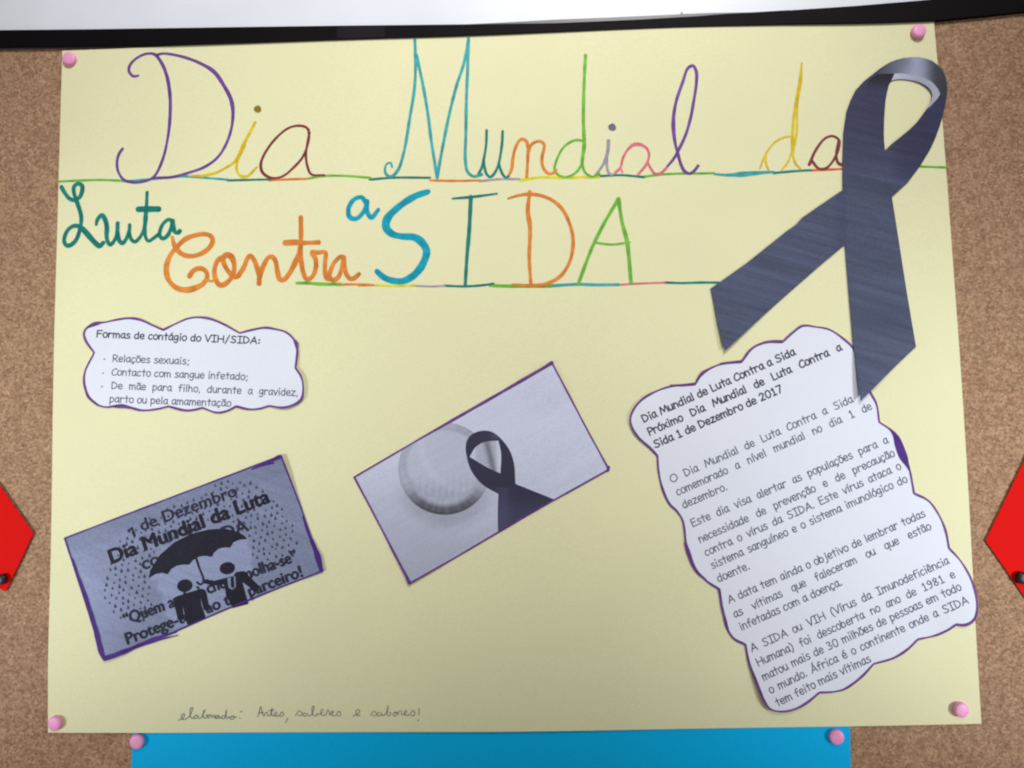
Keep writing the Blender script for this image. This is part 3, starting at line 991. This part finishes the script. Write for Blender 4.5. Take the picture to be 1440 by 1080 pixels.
def outline(parent, path, w, z, material=None, extra=(), inset=0.0):
    mb = MB()
    pen(mb, path, w, z, closed=True, smooth=False, wob=0.22)
    k = 1
    for st in extra:
        pen(mb, st, w, z + 0.000012 * k + 0.00002, wob=0.1)
        k += 1
    return mb.build('pen_outline', material or VIOLET, parent)


def shrink(path, d):
    cx = sum(p[0] for p in path) / len(path); cy = sum(p[1] for p in path) / len(path)
    n = len(path); out = []
    area_ = sum(path[i][0] * path[(i + 1) % n][1] - path[(i + 1) % n][0] * path[i][1] for i in range(n))
    sg = 1 if area_ > 0 else -1
    for i in range(n):
        a = path[i - 1]; b = path[(i + 1) % n]
        dx, dy = b[0] - a[0], b[1] - a[1]; l = math.hypot(dx, dy) or 1
        out.append((path[i][0] - sg * dy / l * d, path[i][1] + sg * dx / l * d))
    return out


outline(cc, shrink(cloud, 1.0), 2.6, ZC + 0.00010, VIOLET,
        [N([(108, 122, 3), (140, 106, 5), (185, 96, 2)]), N([(1250, 185, 2), (1268, 215, 5), (1272, 250, 2)]), N([(240, 568, 2), (290, 565, 5), (335, 576, 2)]), N([(80, 440, 2), (100, 510, 3.2), (150, 556, 2.6)])])
CAPN = 9.7
ZT = ZC + 0.00006


def nline(t, a, b, pw, mt, just=None, cap=CAPN):
    text_line(cc, t, N([a])[0], N([b])[0], cap, pw, ZT, mt, just)


nline('Formas de contágio do VIH/SIDA:', (150, 178), (1068, 215), 1.8, TEXTBOLD, cap=9.6)
nline('Relações sexuais;', (236, 315), (672, 331), 1.45, TEXT)
nline('Contacto com sangue infetado;', (230, 391), (1000, 418), 1.45, TEXT)
nline('De mãe para filho, durante a gravidez,', (228, 467), (1284, 508), 1.45, TEXT, 1.06)
nline('parto ou pela amamentação', (218, 542), (902, 567), 1.45, TEXT)
for x, y in ((193, 301), (185, 380), (178, 455)):
    mb = MB(); q = N([(x, y)])[0]; q = rect(q[0], q[1], ZT); dot(mb, q[0], q[1], 0.0006, ZT); mb.build('bullet', TEXT, cc)

# ================================================================== umbrella print
U0, U1 = 0.00125, 0.0015
umb = [(438, 652), (444, 615), (490, 540), (560, 480), (640, 440), (720, 420), (800, 415), (860, 430), (892, 448), (907, 465), (870, 468), (842, 480), (825, 506), (800, 504), (770, 511), (748, 530), (738, 550), (710, 545), (690, 546), (668, 552), (648, 566), (630, 587), (600, 586), (570, 592), (546, 607), (528, 632), (500, 625), (470, 632), (450, 644)]
dry = umb[:10] + [(960, 700), (920, 790), (560, 900), (500, 740), (470, 650)]


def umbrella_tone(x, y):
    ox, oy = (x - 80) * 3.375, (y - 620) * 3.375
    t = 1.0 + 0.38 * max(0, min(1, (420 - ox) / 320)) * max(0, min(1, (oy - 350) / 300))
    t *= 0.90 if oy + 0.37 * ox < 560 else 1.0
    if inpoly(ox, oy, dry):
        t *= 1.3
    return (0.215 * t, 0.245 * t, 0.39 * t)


uq = O([(38, 462), (300, 361), (560, 262), (830, 160), (1070, 67), (1105, 160), (1160, 310), (1215, 470), (1268, 615), (1060, 695), (800, 800), (560, 906), (330, 998), (236, 1036), (170, 860), (100, 650)])
curl((397, 640, 80, .0022), (150, 928, 70, .0018), (456, 802, 50, .001))
ub = thing('umbrella_print', 'dark blue-grey rectangular print of two figures under an umbrella, in rain', 'print', centre(uq, U0))
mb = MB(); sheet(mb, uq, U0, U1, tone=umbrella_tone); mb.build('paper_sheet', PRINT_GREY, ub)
uz = U1 + 0.00006
mb = MB()
for k, st in enumerate([O([(38, 462), (300, 361), (560, 262), (830, 160), (1068, 70)]), O([(1070, 68), (1105, 160), (1160, 310), (1215, 470), (1266, 612)]), O([(1266, 614), (1060, 695), (800, 800), (560, 905), (330, 997), (238, 1032)]), O([(236, 1033), (170, 860), (100, 650), (40, 466)])]):
    pen(mb, st, 2.0, uz + 0.00004 + k * 0.00003, smooth=False, wob=0.15)
for k, st in enumerate([O([(930, 134, 1.5), (1000, 104, 4), (1060, 76, 5)]), O([(940, 128, 1), (1035, 104, 2)]), O([(1172, 360, 2), (1200, 440, 4), (1240, 540, 6.4), (1260, 610, 5)]), O([(75, 560, 2), (120, 690, 4.4), (180, 860, 5), (226, 1010, 6), (236, 1028, 5)]), O([(240, 1028, 6), (330, 995, 5), (460, 940, 4), (570, 906, 2)]), O([(320, 1000, 2), (480, 945, 2.4), (575, 921, 1.4)])]):
    pen(mb, st, 3, uz + 0.00018 + k * 0.00003, wob=0.2)
mb.build('pen_outline', DEEPVIOLET, ub)


rain = [(300, 470), (330, 430), (560, 300), (800, 185), (940, 200), (1060, 300), (1145, 420), (1140, 540), (1000, 600), (930, 540), (907, 440), (800, 390), (640, 415), (470, 520), (425, 650), (470, 760), (420, 860), (300, 850), (215, 740), (225, 640)]
mb = MB()
ca, sa = math.cos(-0.37), math.sin(-0.37)
for r in range(40):
    for c in range(48):
        lx = -120 + c * 33 + (r % 2) * 16; ly = 40 + r * 28
        x = 100 + lx * ca - ly * sa + random.uniform(-6, 6); y = 300 + lx * sa + ly * ca + random.uniform(-6, 6)
        if inpoly(x, y, rain) and not inpoly(x, y, dry):
            s = random.uniform(6.0, 10.5)
            drop = [(x - 2, y - s * 1.25), (x + s * .5, y - .2 * s), (x + s * .78, y + s * .4), (x + s * .3, y + s * .85), (x - s * .4, y + s * .82), (x - s * .78, y + s * .3)]
            flat(mb, O(drop), uz + 0.000004, grid=None)
mb.build('raindrop_pattern', DROPINK, ub)
sans_line(ub, 'de Dezembro', O([(406, 427)])[0], O([(860, 258)])[0], 16.5, uz + 0.00001, MIDPRINT, 0.032)
mb = MB(); pen(mb, O([(342, 426), (357, 413), (369, 449)]), 3.6, uz + 0.00001, smooth=False, wob=0); mb.build('text_line', MIDPRINT, ub)
sans_line(ub, 'Dia Mundial da Luta', O([(264, 582)])[0], O([(1017, 288)])[0], 20, uz + 0.000016, DARKPRINT, 0.05)
sans_line(ub, 'contra a SIDA', O([(414, 612)])[0], O([(916, 424)])[0], 18, uz + 0.000022, MIDPRINT, 0.032)
sans_line(ub, '“Quem anda à chuva molha-se”', O([(330, 872)])[0], O([(1146, 566)])[0], 16, uz + 0.00001, MIDPRINT, 0.048)
sans_line(ub, 'Protege-te e ao teu parceiro!', O([(344, 963)])[0], O([(1172, 640)])[0], 16, uz + 0.000016, MIDPRINT, 0.048)
uo = MB()
flat(uo, O(umb), uz + 0.00006)
pen(uo, O([(622, 424, 2), (634, 446, 3)]), 2, uz + 0.000062, smooth=False)
uo = uo.build('umbrella_picture', DARKPRINT, ub)
mb = MB()
pen(mb, O([(660, 545), (680, 605), (699, 655), (697, 672), (684, 680), (668, 670)]), 2.6, uz + 0.00007)
uh = mb.build('umbrella_handle', DARKPRINT, ub)


def ell(cx, cy, rx, ry, n=28, rot=0.0):
    return [(cx + rx * math.cos(2 * math.pi * k / n) * math.cos(rot) - ry * math.sin(2 * math.pi * k / n) * math.sin(rot),
             cy + rx * math.cos(2 * math.pi * k / n) * math.sin(rot) + ry * math.sin(2 * math.pi * k / n) * math.cos(rot)) for k in range(n)]


mb = MB()
flat(mb, O(ell(610, 686, 37, 30, rot=-.15)), uz + 0.00008)
flat(mb, O([(553, 748), (572, 736), (600, 727), (640, 714), (690, 700), (706, 706), (714, 722), (726, 785), (722, 800), (712, 806), (700, 800), (684, 738), (690, 780), (712, 842), (622, 872), (612, 830), (598, 775), (608, 845), (590, 853), (578, 846), (566, 800)]), uz + 0.00008)
mb.build('figure_picture', DARKPRINT, ub)
mb = MB()
flat(mb, O(ell(812, 603, 37, 29, rot=-.15)), uz + 0.00008)
flat(mb, O([(690, 662), (712, 655), (745, 664), (798, 650), (840, 640), (852, 622), (890, 616), (906, 630), (958, 682), (962, 690), (950, 712), (936, 708), (884, 668), (892, 700), (912, 772), (838, 792), (806, 735), (798, 680), (740, 684), (706, 676)]), uz + 0.00008)
mb.build('figure_picture', DARKPRINT, ub)
mb = MB(); flat(mb, O([(812, 650), (850, 640), (853, 690), (836, 706), (818, 694)]), uz + 0.0001); tie = mb.build('shirt_picture', PALE_PRINT, ub)
mb = MB(); flat(mb, O([(828, 646), (842, 643), (846, 690), (838, 700), (829, 690)]), uz + 0.00012); mb.build('tie_picture', DARKPRINT, ub)

# ================================================================== photo print of disc and ribbon
pq = Q([(58, 573), (350, 404), (640, 238), (940, 65), (1020, 215), (1110, 385), (1196, 540), (900, 705), (700, 822), (500, 940), (309, 1048), (225, 890), (140, 725)])
curl((777, 512, 80, .0022), (578, 820, 70, .0014))
ph = thing('photo_print', 'pale rectangular print of a dark ribbon loop beside a round disc', 'print', centre(pq, U0))
LAV = (0.74, 0.78, 1.0)


def lav(t):
    return (LAV[0] * t, LAV[1] * t, LAV[2] * t)


def qxy(x, y):
    return (x - 480) * 3.1775, (y - 490) * 3.1775


def sm(a, b, x):
    t = max(0, min(1, (x - a) / (b - a)))
    return t * t * (3 - 2 * t)


def photo_tone(x, y):
    qx, qy = qxy(x, y)
    t = 0.86 - 0.24 * sm(350, 950, qy) * (1 - 0.5 * sm(300, 1000, qx))
    # soft contact shade under the disc in the printed photograph
    d = math.hypot(qx - 470, qy - 560)
    t -= 0.16 * (1 - sm(195, 270, d)) * sm(560, 720, qy)
    return lav(t)


mb = MB(); sheet(mb, pq, U0, U1, tone=photo_tone, grid=5); mb.build('paper_sheet', PRINT_SOFT, ph)


def disc_tone(x, y):
    qx, qy = qxy(x, y)
    dr = math.hypot(qx - 462, qy - 537) / 206
    df = math.hypot((qx - 462) / 172, (qy - 515) / 150)
    ang = math.atan2(qy - 537, qx - 462)
    low = max(0, math.sin(ang))
    rim = 0.60 + 0.025 * math.sin(ang * 31 + 2 * math.sin(ang * 7)) * (dr < 0.97) - 0.44 * sm(0.30, 0.90, low) * sm(0.72, 0.88, dr)
    rim -= 0.10 * sm(0.2, -0.9, math.sin(ang)) * sm(0.1, 0.9, math.cos(ang))
    face = 0.70 - 0.14 * sm(560, 670, qy) + 0.05 * math.sin(qx * 0.21 + 0.6 * math.sin(qy * .05)) * sm(540, 650, qy)
    face += 0.05 * (1 - sm(6, 22, abs(math.hypot(qx - 560, qy - 430) - 200)))
    t = face + (rim - face) * sm(0.94, 1.06, df)
    t -= 0.06 * (1 - sm(0.02, 0.09, abs(df - 1.02))) * (1 - 0.6 * low)
    t -= 0.06 * (1 - sm(0.0, 0.04, abs(dr - 0.97)))
    return lav(t)


circ = []
for x, y in ell(462, 537, 206, 206, 90):
    circ.append((x, max(y, 573 - 0.576 * (x - 58) + 6)))
mb = MB(); flat(mb, Q(circ), uz + 0.000004, tone=disc_tone, grid=2.2); mb.build('disc_picture', PRINT_SOFT, ph)
rb = [(556, 440), (565, 405), (590, 380), (640, 367), (680, 376), (715, 405), (752, 455), (772, 515), (778, 605, 'c'), (860, 638), (950, 674, 'c'), (800, 762), (700, 820, 'c'), (699, 730), (702, 650, 'c'), (640, 615), (602, 578), (572, 525)]
hole = [(574, 484, 'c'), (600, 442), (640, 418), (702, 412, 'c'), (714, 470), (711, 558, 'c'), (650, 530)]


def small_ribbon_tone(x, y):
    qx, qy = qxy(x, y)
    t = 0.05 + 0.03 * sm(640, 760, qy) + 0.03 * math.exp(-((qx - qy * .0 - 720) / 30) ** 2) * (qy > 620)
    t += 0.05 * math.exp(-((qx - 690) / 22) ** 2) * (1 - sm(395, 420, qy))
    return (t * .7, t * .7, t * 1.5)


mb = MB(); flat(mb, cusp_path(Q(rb)), uz + 0.00003, holes=[cusp_path(Q(hole))], tone=small_ribbon_tone, grid=4)
mb.build('ribbon_picture', PRINT_SOFT, ph)


def hole_tone(x, y):
    qx, qy = qxy(x, y)
    return lav(0.62 + 0.2 * sm(610, 590, qx) - 0.36 * math.exp(-((qx - 650 - (qy - 420) * .25) / 16) ** 2) + 0.22 * sm(680, 705, qx))


mb = MB(); flat(mb, cusp_path(Q(hole)), uz + 0.00003, tone=hole_tone, grid=1.6); mb.build('ribbon_gap_picture', PRINT_SOFT, ph)
mb = MB()
for k, st in enumerate([Q([(62, 574), (350, 405, 2.4), (640, 240, 4), (940, 68, 3.6)]), Q([(940, 65), (1020, 215), (1110, 385), (1194, 538)]), Q([(1196, 541), (900, 706), (700, 822), (500, 940), (310, 1046)]), Q([(309, 1046, 3), (225, 890, 2.6), (140, 725), (60, 575)])]):
    pen(mb, st, 2.1, uz + 0.00006 + k * 0.00003, smooth=False, wob=0.15)
for k, st in enumerate([Q([(915, 80, 3), (940, 66, 4.4)]), Q([(285, 1000, 2.4), (306, 1046, 4)]), Q([(1194, 530, 3.4), (1190, 546, 3)])]):
    pen(mb, st, 3, uz + 0.00019 + k * 0.00003)
mb.build('pen_outline', VIOLET, ph)

# ================================================================== long text sheet
lc = T4([(70, 460), (110, 415), (180, 375), (250, 352), (365, 342, 'c'), (400, 292), (480, 248), (588, 235, 'c'), (640, 170), (700, 142), (785, 140, 'c'), (840, 90), (885, 60), (950, 65), (1015, 78), (1080, 120), (1130, 168), (1165, 250), (1195, 340), (1218, 388), (1245, 440), (1258, 525, 'c'), (1310, 560), (1352, 602), (1384, 680), (1405, 760), (1425, 868, 'c')])
lc += T5([(1150, 10), (1195, 70), (1225, 140), (1240, 215, 'c'), (1290, 270), (1330, 340), (1352, 420), (1353, 490), (1337, 528), (1300, 547), (1265, 547, 'c'), (1230, 572), (1180, 595), (1105, 612, 'c'), (1060, 655), (1000, 692), (915, 717, 'c'), (860, 775), (790, 825), (740, 838), (680, 840, 'c'), (620, 885), (560, 912), (500, 918), (460, 905), (435, 870), (400, 780), (375, 715), (358, 633, 'c'), (310, 608), (278, 560), (260, 490), (246, 395, 'c'), (190, 358), (145, 308), (118, 240), (102, 195), (95, 130)])
lc += T4([(302, 995), (277, 957, 'c'), (240, 920), (205, 840), (188, 760), (183, 690, 'c'), (150, 655), (90, 600), (57, 545), (52, 505)])
lc = cusp_path(lc)
curl((1085, 995, 90, .0025), (1368, 860, 70, .002), (890, 590, 60, .0014))
ts = thing('text_sheet', 'long tilted white paper with scalloped purple edge and printed paragraphs', 'paper cut-out', centre(lc, U0))
mb = MB(); sheet(mb, lc, U0, ZC); mb.build('paper_sheet', WHITE_PAPER, ts)
outline(ts, shrink(lc, 1.0), 2.5, ZC + 0.00010, VIOLET,
        [T4([(250, 350, 2), (310, 349, 3), (362, 342, 3)]), T4([(375, 325, 2), (405, 290, 4), (430, 275, 2)]), T4([(490, 245, 2), (550, 238, 3), (590, 234, 3)]), T4([(700, 141, 2), (740, 139, 3.6), (784, 138, 3.4)]),
         T5([(100, 195, 2), (118, 250, 4), (150, 315, 3.4), (190, 352, 2)]), T5([(246, 395, 2), (262, 480, 3), (285, 565, 2.6)]), T5([(1268, 546, 2.6), (1305, 546, 3.4), (1340, 522, 3), (1352, 490, 2)]), T5([(380, 720, 2), (410, 800, 3), (436, 868, 3)])])
mb = MB()
pen(mb, T4([(1308, 562, 1.5), (1330, 590, 5), (1350, 640, 9), (1372, 695, 9), (1392, 738, 4), (1402, 762, 1.5)]), 6, ZC + 0.00026, wob=0.05)
mb.build('pen_blot', DEEPVIOLET, ts)
CL = 10.2


def tl(t, a, b, bold=False, just=1.04):
    text_line(ts, t, a, b, CL, 2.05 if bold else 1.5, ZT, TEXTBOLD if bold else TEXT, just)


p4 = lambda x, y: T4([(x, y)])[0]
p5 = lambda x, y: T5([(x, y)])[0]
tl('Dia Mundial de Luta Contra a Sida', p4(117, 530), p4(855, 200), True, None)
tl('Próximo Dia Mundial de Luta Contra a', p4(146, 592), p4(1078, 178), True, 1.06)
tl('Sida 1 de Dezembro de 2017', p4(174, 653), p4(795, 378), True, None)
tl('O Dia Mundial de Luta Contra a Sida', p4(253, 820), p4(1134, 428))
tl('comemorado a nível mundial no dia 1 de', p4(283, 881), p4(1224, 462), False, 1.0)
tl('dezembro.', p4(312, 943), p4(526, 850), False, None)
tl('Este dia visa alertar as populações para a', p4(354, 1032), p4(1303, 625), False, 1.0)
tl('necessidade de prevenção e de precaução', p5(165, 194), p4(1334, 688), False, 1.0)
tl('contra o vírus da SIDA. Este vírus ataca o', p5(191, 251), p4(1365, 750), False, 1.0)
tl('sistema sanguíneo e o sistema imunológico do', p5(218, 306), p4(1395, 813), False, 1.0)
tl('doente.', p5(244, 363), p5(382, 303), False, None)
tl('A data tem ainda o objetivo de lembrar todas', p5(290, 455), p5(1140, 78), False, 1.0)
tl('as vítimas que faleceram ou que estão', p5(315, 516), p5(1165, 133), False, 1.0)
tl('infetadas com a doença.', p5(342, 571), p5(780, 373), False, None)
tl('A SIDA ou VIH (Vírus da Imunodeficiência', p5(388, 663), p5(1242, 281), False, 1.0)
tl('Humana) foi descoberta no ano de 1981 e', p5(414, 724), p5(1268, 340), False, 1.0)
tl('matou mais de 30 milhões de pessoas em todo', p5(437, 785), p5(1292, 393), False, 1.0)
tl('o mundo. África é o continente onde a SIDA', p5(465, 839), p5(1320, 450), False, 1.0)
tl('tem feito mais vítimas', p5(494, 894), p5(906, 703), False, None)

# ================================================================== big paper ribbon
curl((1207, 563, 95, .003), (1018, 494, 90, .0022), (1325, 120, 55, .0012))
RZ0, RZ = 0.0017, 0.0021
rout = ([(1184, 268), (1184, 225), (1185.5, 187), (1190, 157), (1196, 141), (1203, 127), (1214, 115), (1227, 104.5), (1238, 96), (1250, 88.5), (1260, 84.5), (1270, 82), (1282, 80.8), (1293, 80.8), (1302, 83), (1310, 87), (1317, 92.5), (1323, 99), (1327.5, 108), (1329.8, 120), (1330, 134), (1328, 147), (1325, 163), (1320, 180), (1314, 196), (1307, 211), (1293, 234), (1275, 258), (1253, 278)] +
        [(1262, 335), (1274, 410), (1287.5, 488), (1250, 523), (1207.5, 564.5), (1203, 520), (1199, 480), (1193.5, 420), (1190, 380), (1187, 345)] +
        [(1150, 376), (1100, 420), (1060, 456), (1018, 494.5), (1008, 452), (999, 406), (1050, 370), (1105, 326), (1118, 317), (1127, 307), (1150, 291)])
rhole = R8([(345, 716), (340, 650), (339, 600), (341, 520), (346, 450), (351, 390), (360, 340), (374, 282), (388, 256), (405, 247), (430, 243), (462, 242), (500, 246), (540, 254), (575, 266), (605, 282), (628, 300), (645, 320), (655, 345), (653, 372), (645, 400), (632, 424), (622, 440), (590, 485), (558, 528), (505, 580), (450, 625), (395, 668)])
N_ = (0.042, 0.048, 0.125)


def mix3(a, b, t):
    return tuple(x + (y - x) * t for x, y in zip(a, b))


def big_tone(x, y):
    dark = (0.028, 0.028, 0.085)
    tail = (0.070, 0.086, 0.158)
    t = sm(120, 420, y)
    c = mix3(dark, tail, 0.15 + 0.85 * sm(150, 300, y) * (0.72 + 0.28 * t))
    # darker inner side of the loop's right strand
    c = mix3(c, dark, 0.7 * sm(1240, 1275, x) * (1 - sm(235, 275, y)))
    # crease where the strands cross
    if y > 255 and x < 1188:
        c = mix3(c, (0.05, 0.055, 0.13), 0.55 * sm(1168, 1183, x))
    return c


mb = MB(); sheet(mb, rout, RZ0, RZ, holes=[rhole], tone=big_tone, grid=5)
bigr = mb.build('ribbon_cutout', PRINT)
tag(bigr, 'large dark blue-grey awareness ribbon cut from printed paper, overlapping the poster corner', 'paper ribbon')
# the lit bend at the top of the loop, as printed
band = R8([(300, 208), (330, 172), (370, 142), (415, 121), (470, 107), (530, 99), (580, 98), (620, 108), (655, 122), (690, 150), (715, 182), (735, 222), (745, 270), (747, 330), (738, 385), (727, 395), (706, 350), (690, 310), (655, 268), (610, 240), (560, 222), (500, 210), (455, 204), (410, 205)])


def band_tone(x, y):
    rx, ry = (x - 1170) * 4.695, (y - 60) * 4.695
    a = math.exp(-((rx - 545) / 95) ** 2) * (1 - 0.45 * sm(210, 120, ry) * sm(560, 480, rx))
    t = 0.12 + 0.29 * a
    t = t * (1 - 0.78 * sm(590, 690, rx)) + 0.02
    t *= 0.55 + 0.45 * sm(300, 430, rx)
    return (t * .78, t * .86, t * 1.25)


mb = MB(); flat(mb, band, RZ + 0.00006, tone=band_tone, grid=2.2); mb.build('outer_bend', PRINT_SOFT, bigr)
inner = R8([(412, 205), (455, 204), (500, 210), (560, 222), (610, 240), (655, 268), (690, 310), (706, 345), (690, 375), (665, 402), (645, 425), (622, 440), (632, 424), (645, 400), (653, 372), (655, 345), (645, 320), (628, 300), (605, 282), (575, 266), (540, 254), (500, 246), (462, 242), (430, 243), (405, 247), (390, 254)])


def inner_tone(x, y):
    rx, ry = (x - 1170) * 4.695, (y - 60) * 4.695
    t = 0.46 + 0.16 * sm(560, 430, rx) + 0.06 * sm(620, 690, rx)
    return (t * .84, t * .88, t * 1.16)


mb = MB(); flat(mb, inner, RZ + 0.00008, tone=inner_tone, grid=2.2); mb.build('inner_bend', PRINT_SOFT, bigr)


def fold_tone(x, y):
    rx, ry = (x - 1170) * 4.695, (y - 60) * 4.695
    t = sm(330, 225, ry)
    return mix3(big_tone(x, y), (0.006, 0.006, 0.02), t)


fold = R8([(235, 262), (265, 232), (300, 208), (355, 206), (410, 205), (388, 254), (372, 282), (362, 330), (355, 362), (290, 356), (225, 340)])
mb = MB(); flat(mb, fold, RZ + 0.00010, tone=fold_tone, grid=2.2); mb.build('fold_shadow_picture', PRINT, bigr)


# ================================================================== pins
ON_POSTER[0] = False


def pin(px, py, r, h, material, label, name='push_pin', group='pink pins', base=ZP + 0.0009):
    """thumbtack with a wide rounded head; (px, py) is the middle of the head as seen"""
    c = rect(px, py, base + h * 0.6)
    prof = [(r * 0.93, 0.0), (r, 0.14 * h), (r, 0.62 * h), (r * 0.96, 0.8 * h), (r * 0.86, 0.91 * h), (r * 0.62, 0.97 * h), (r * 0.3, 0.995 * h), (0, h)]
    n = 40
    V, Fc = [], []
    for (rr, zz) in prof[:-1]:
        V += [(c[0] + rr * math.cos(2 * math.pi * k / n), c[1] + rr * math.sin(2 * math.pi * k / n), base + zz) for k in range(n)]
    V.append((c[0], c[1], base + h))
    for j in range(len(prof) - 2):
        for k in range(n):
            Fc.append((j * n + k, j * n + (k + 1) % n, (j + 1) * n + (k + 1) % n, (j + 1) * n + k))
    j = len(prof) - 2
    for k in range(n):
        Fc.append((j * n + k, j * n + (k + 1) % n, len(V) - 1))
    root = thing(name, label, 'pin', (c[0], c[1], base), group)
    mb = MB(); mb.add(V, Fc); mb.build('pin_head', material, root, smooth=True)
    # needle, driven into the cork
    V, Fc = [], []
    for rr, zz in ((0.0005, base), (0.0005, -0.006), (0.00005, -0.0085)):
        V += [(c[0] + rr * math.cos(2 * math.pi * k / 8), c[1] + rr * math.sin(2 * math.pi * k / 8), zz) for k in range(8)]
    for j in range(2):
        for k in range(8):
            Fc.append((j * 8 + k, (j + 1) * 8 + k, (j + 1) * 8 + (k + 1) % 8, j * 8 + (k + 1) % 8))
    mb = MB(); mb.add(V, Fc); mb.build('pin_needle', GREYLIP, root)
    root.rotation_euler = (math.radians(random.uniform(-5, 5)), math.radians(random.uniform(-2, 2)), math.radians(random.uniform(-5, 5)))


R_ = 0.0050
pin(97, 82.5, R_, 0.0038, PINK, "pink pin at the yellow poster's top left corner")
pin(1292.5, 43.5, R_, 0.0038, PINK, "pink pin at the yellow poster's top right corner, above the ribbon")
pin(77.5, 1017, R_, 0.0038, PINK, "pink pin at the yellow poster's bottom left corner, on its left edge")
pin(1351.5, 998.5, R_, 0.0038, PINK, "pink pin at the yellow poster's bottom right corner, below the text sheet")
pin(192.5, 1043, R_, 0.0036, PINK, "pink pin at the blue sheet's top left corner", base=0.0006)
pin(1176.5, 1036.5, R_, 0.0036, PINK, "pink pin at the blue sheet's top right corner", base=0.0006)
pin(1, 815, 0.0037, 0.004, PINBLACK, 'black round pin in the red card at the left edge', group='black pins', base=0.0017)
pin(1438.5, 813, 0.0042, 0.004, PINBLACK, 'black round pin in the red card at the right edge', group='black pins', base=0.0013)

for o in list(bpy.data.objects):
    if '_o' in o:
        del o['_o']
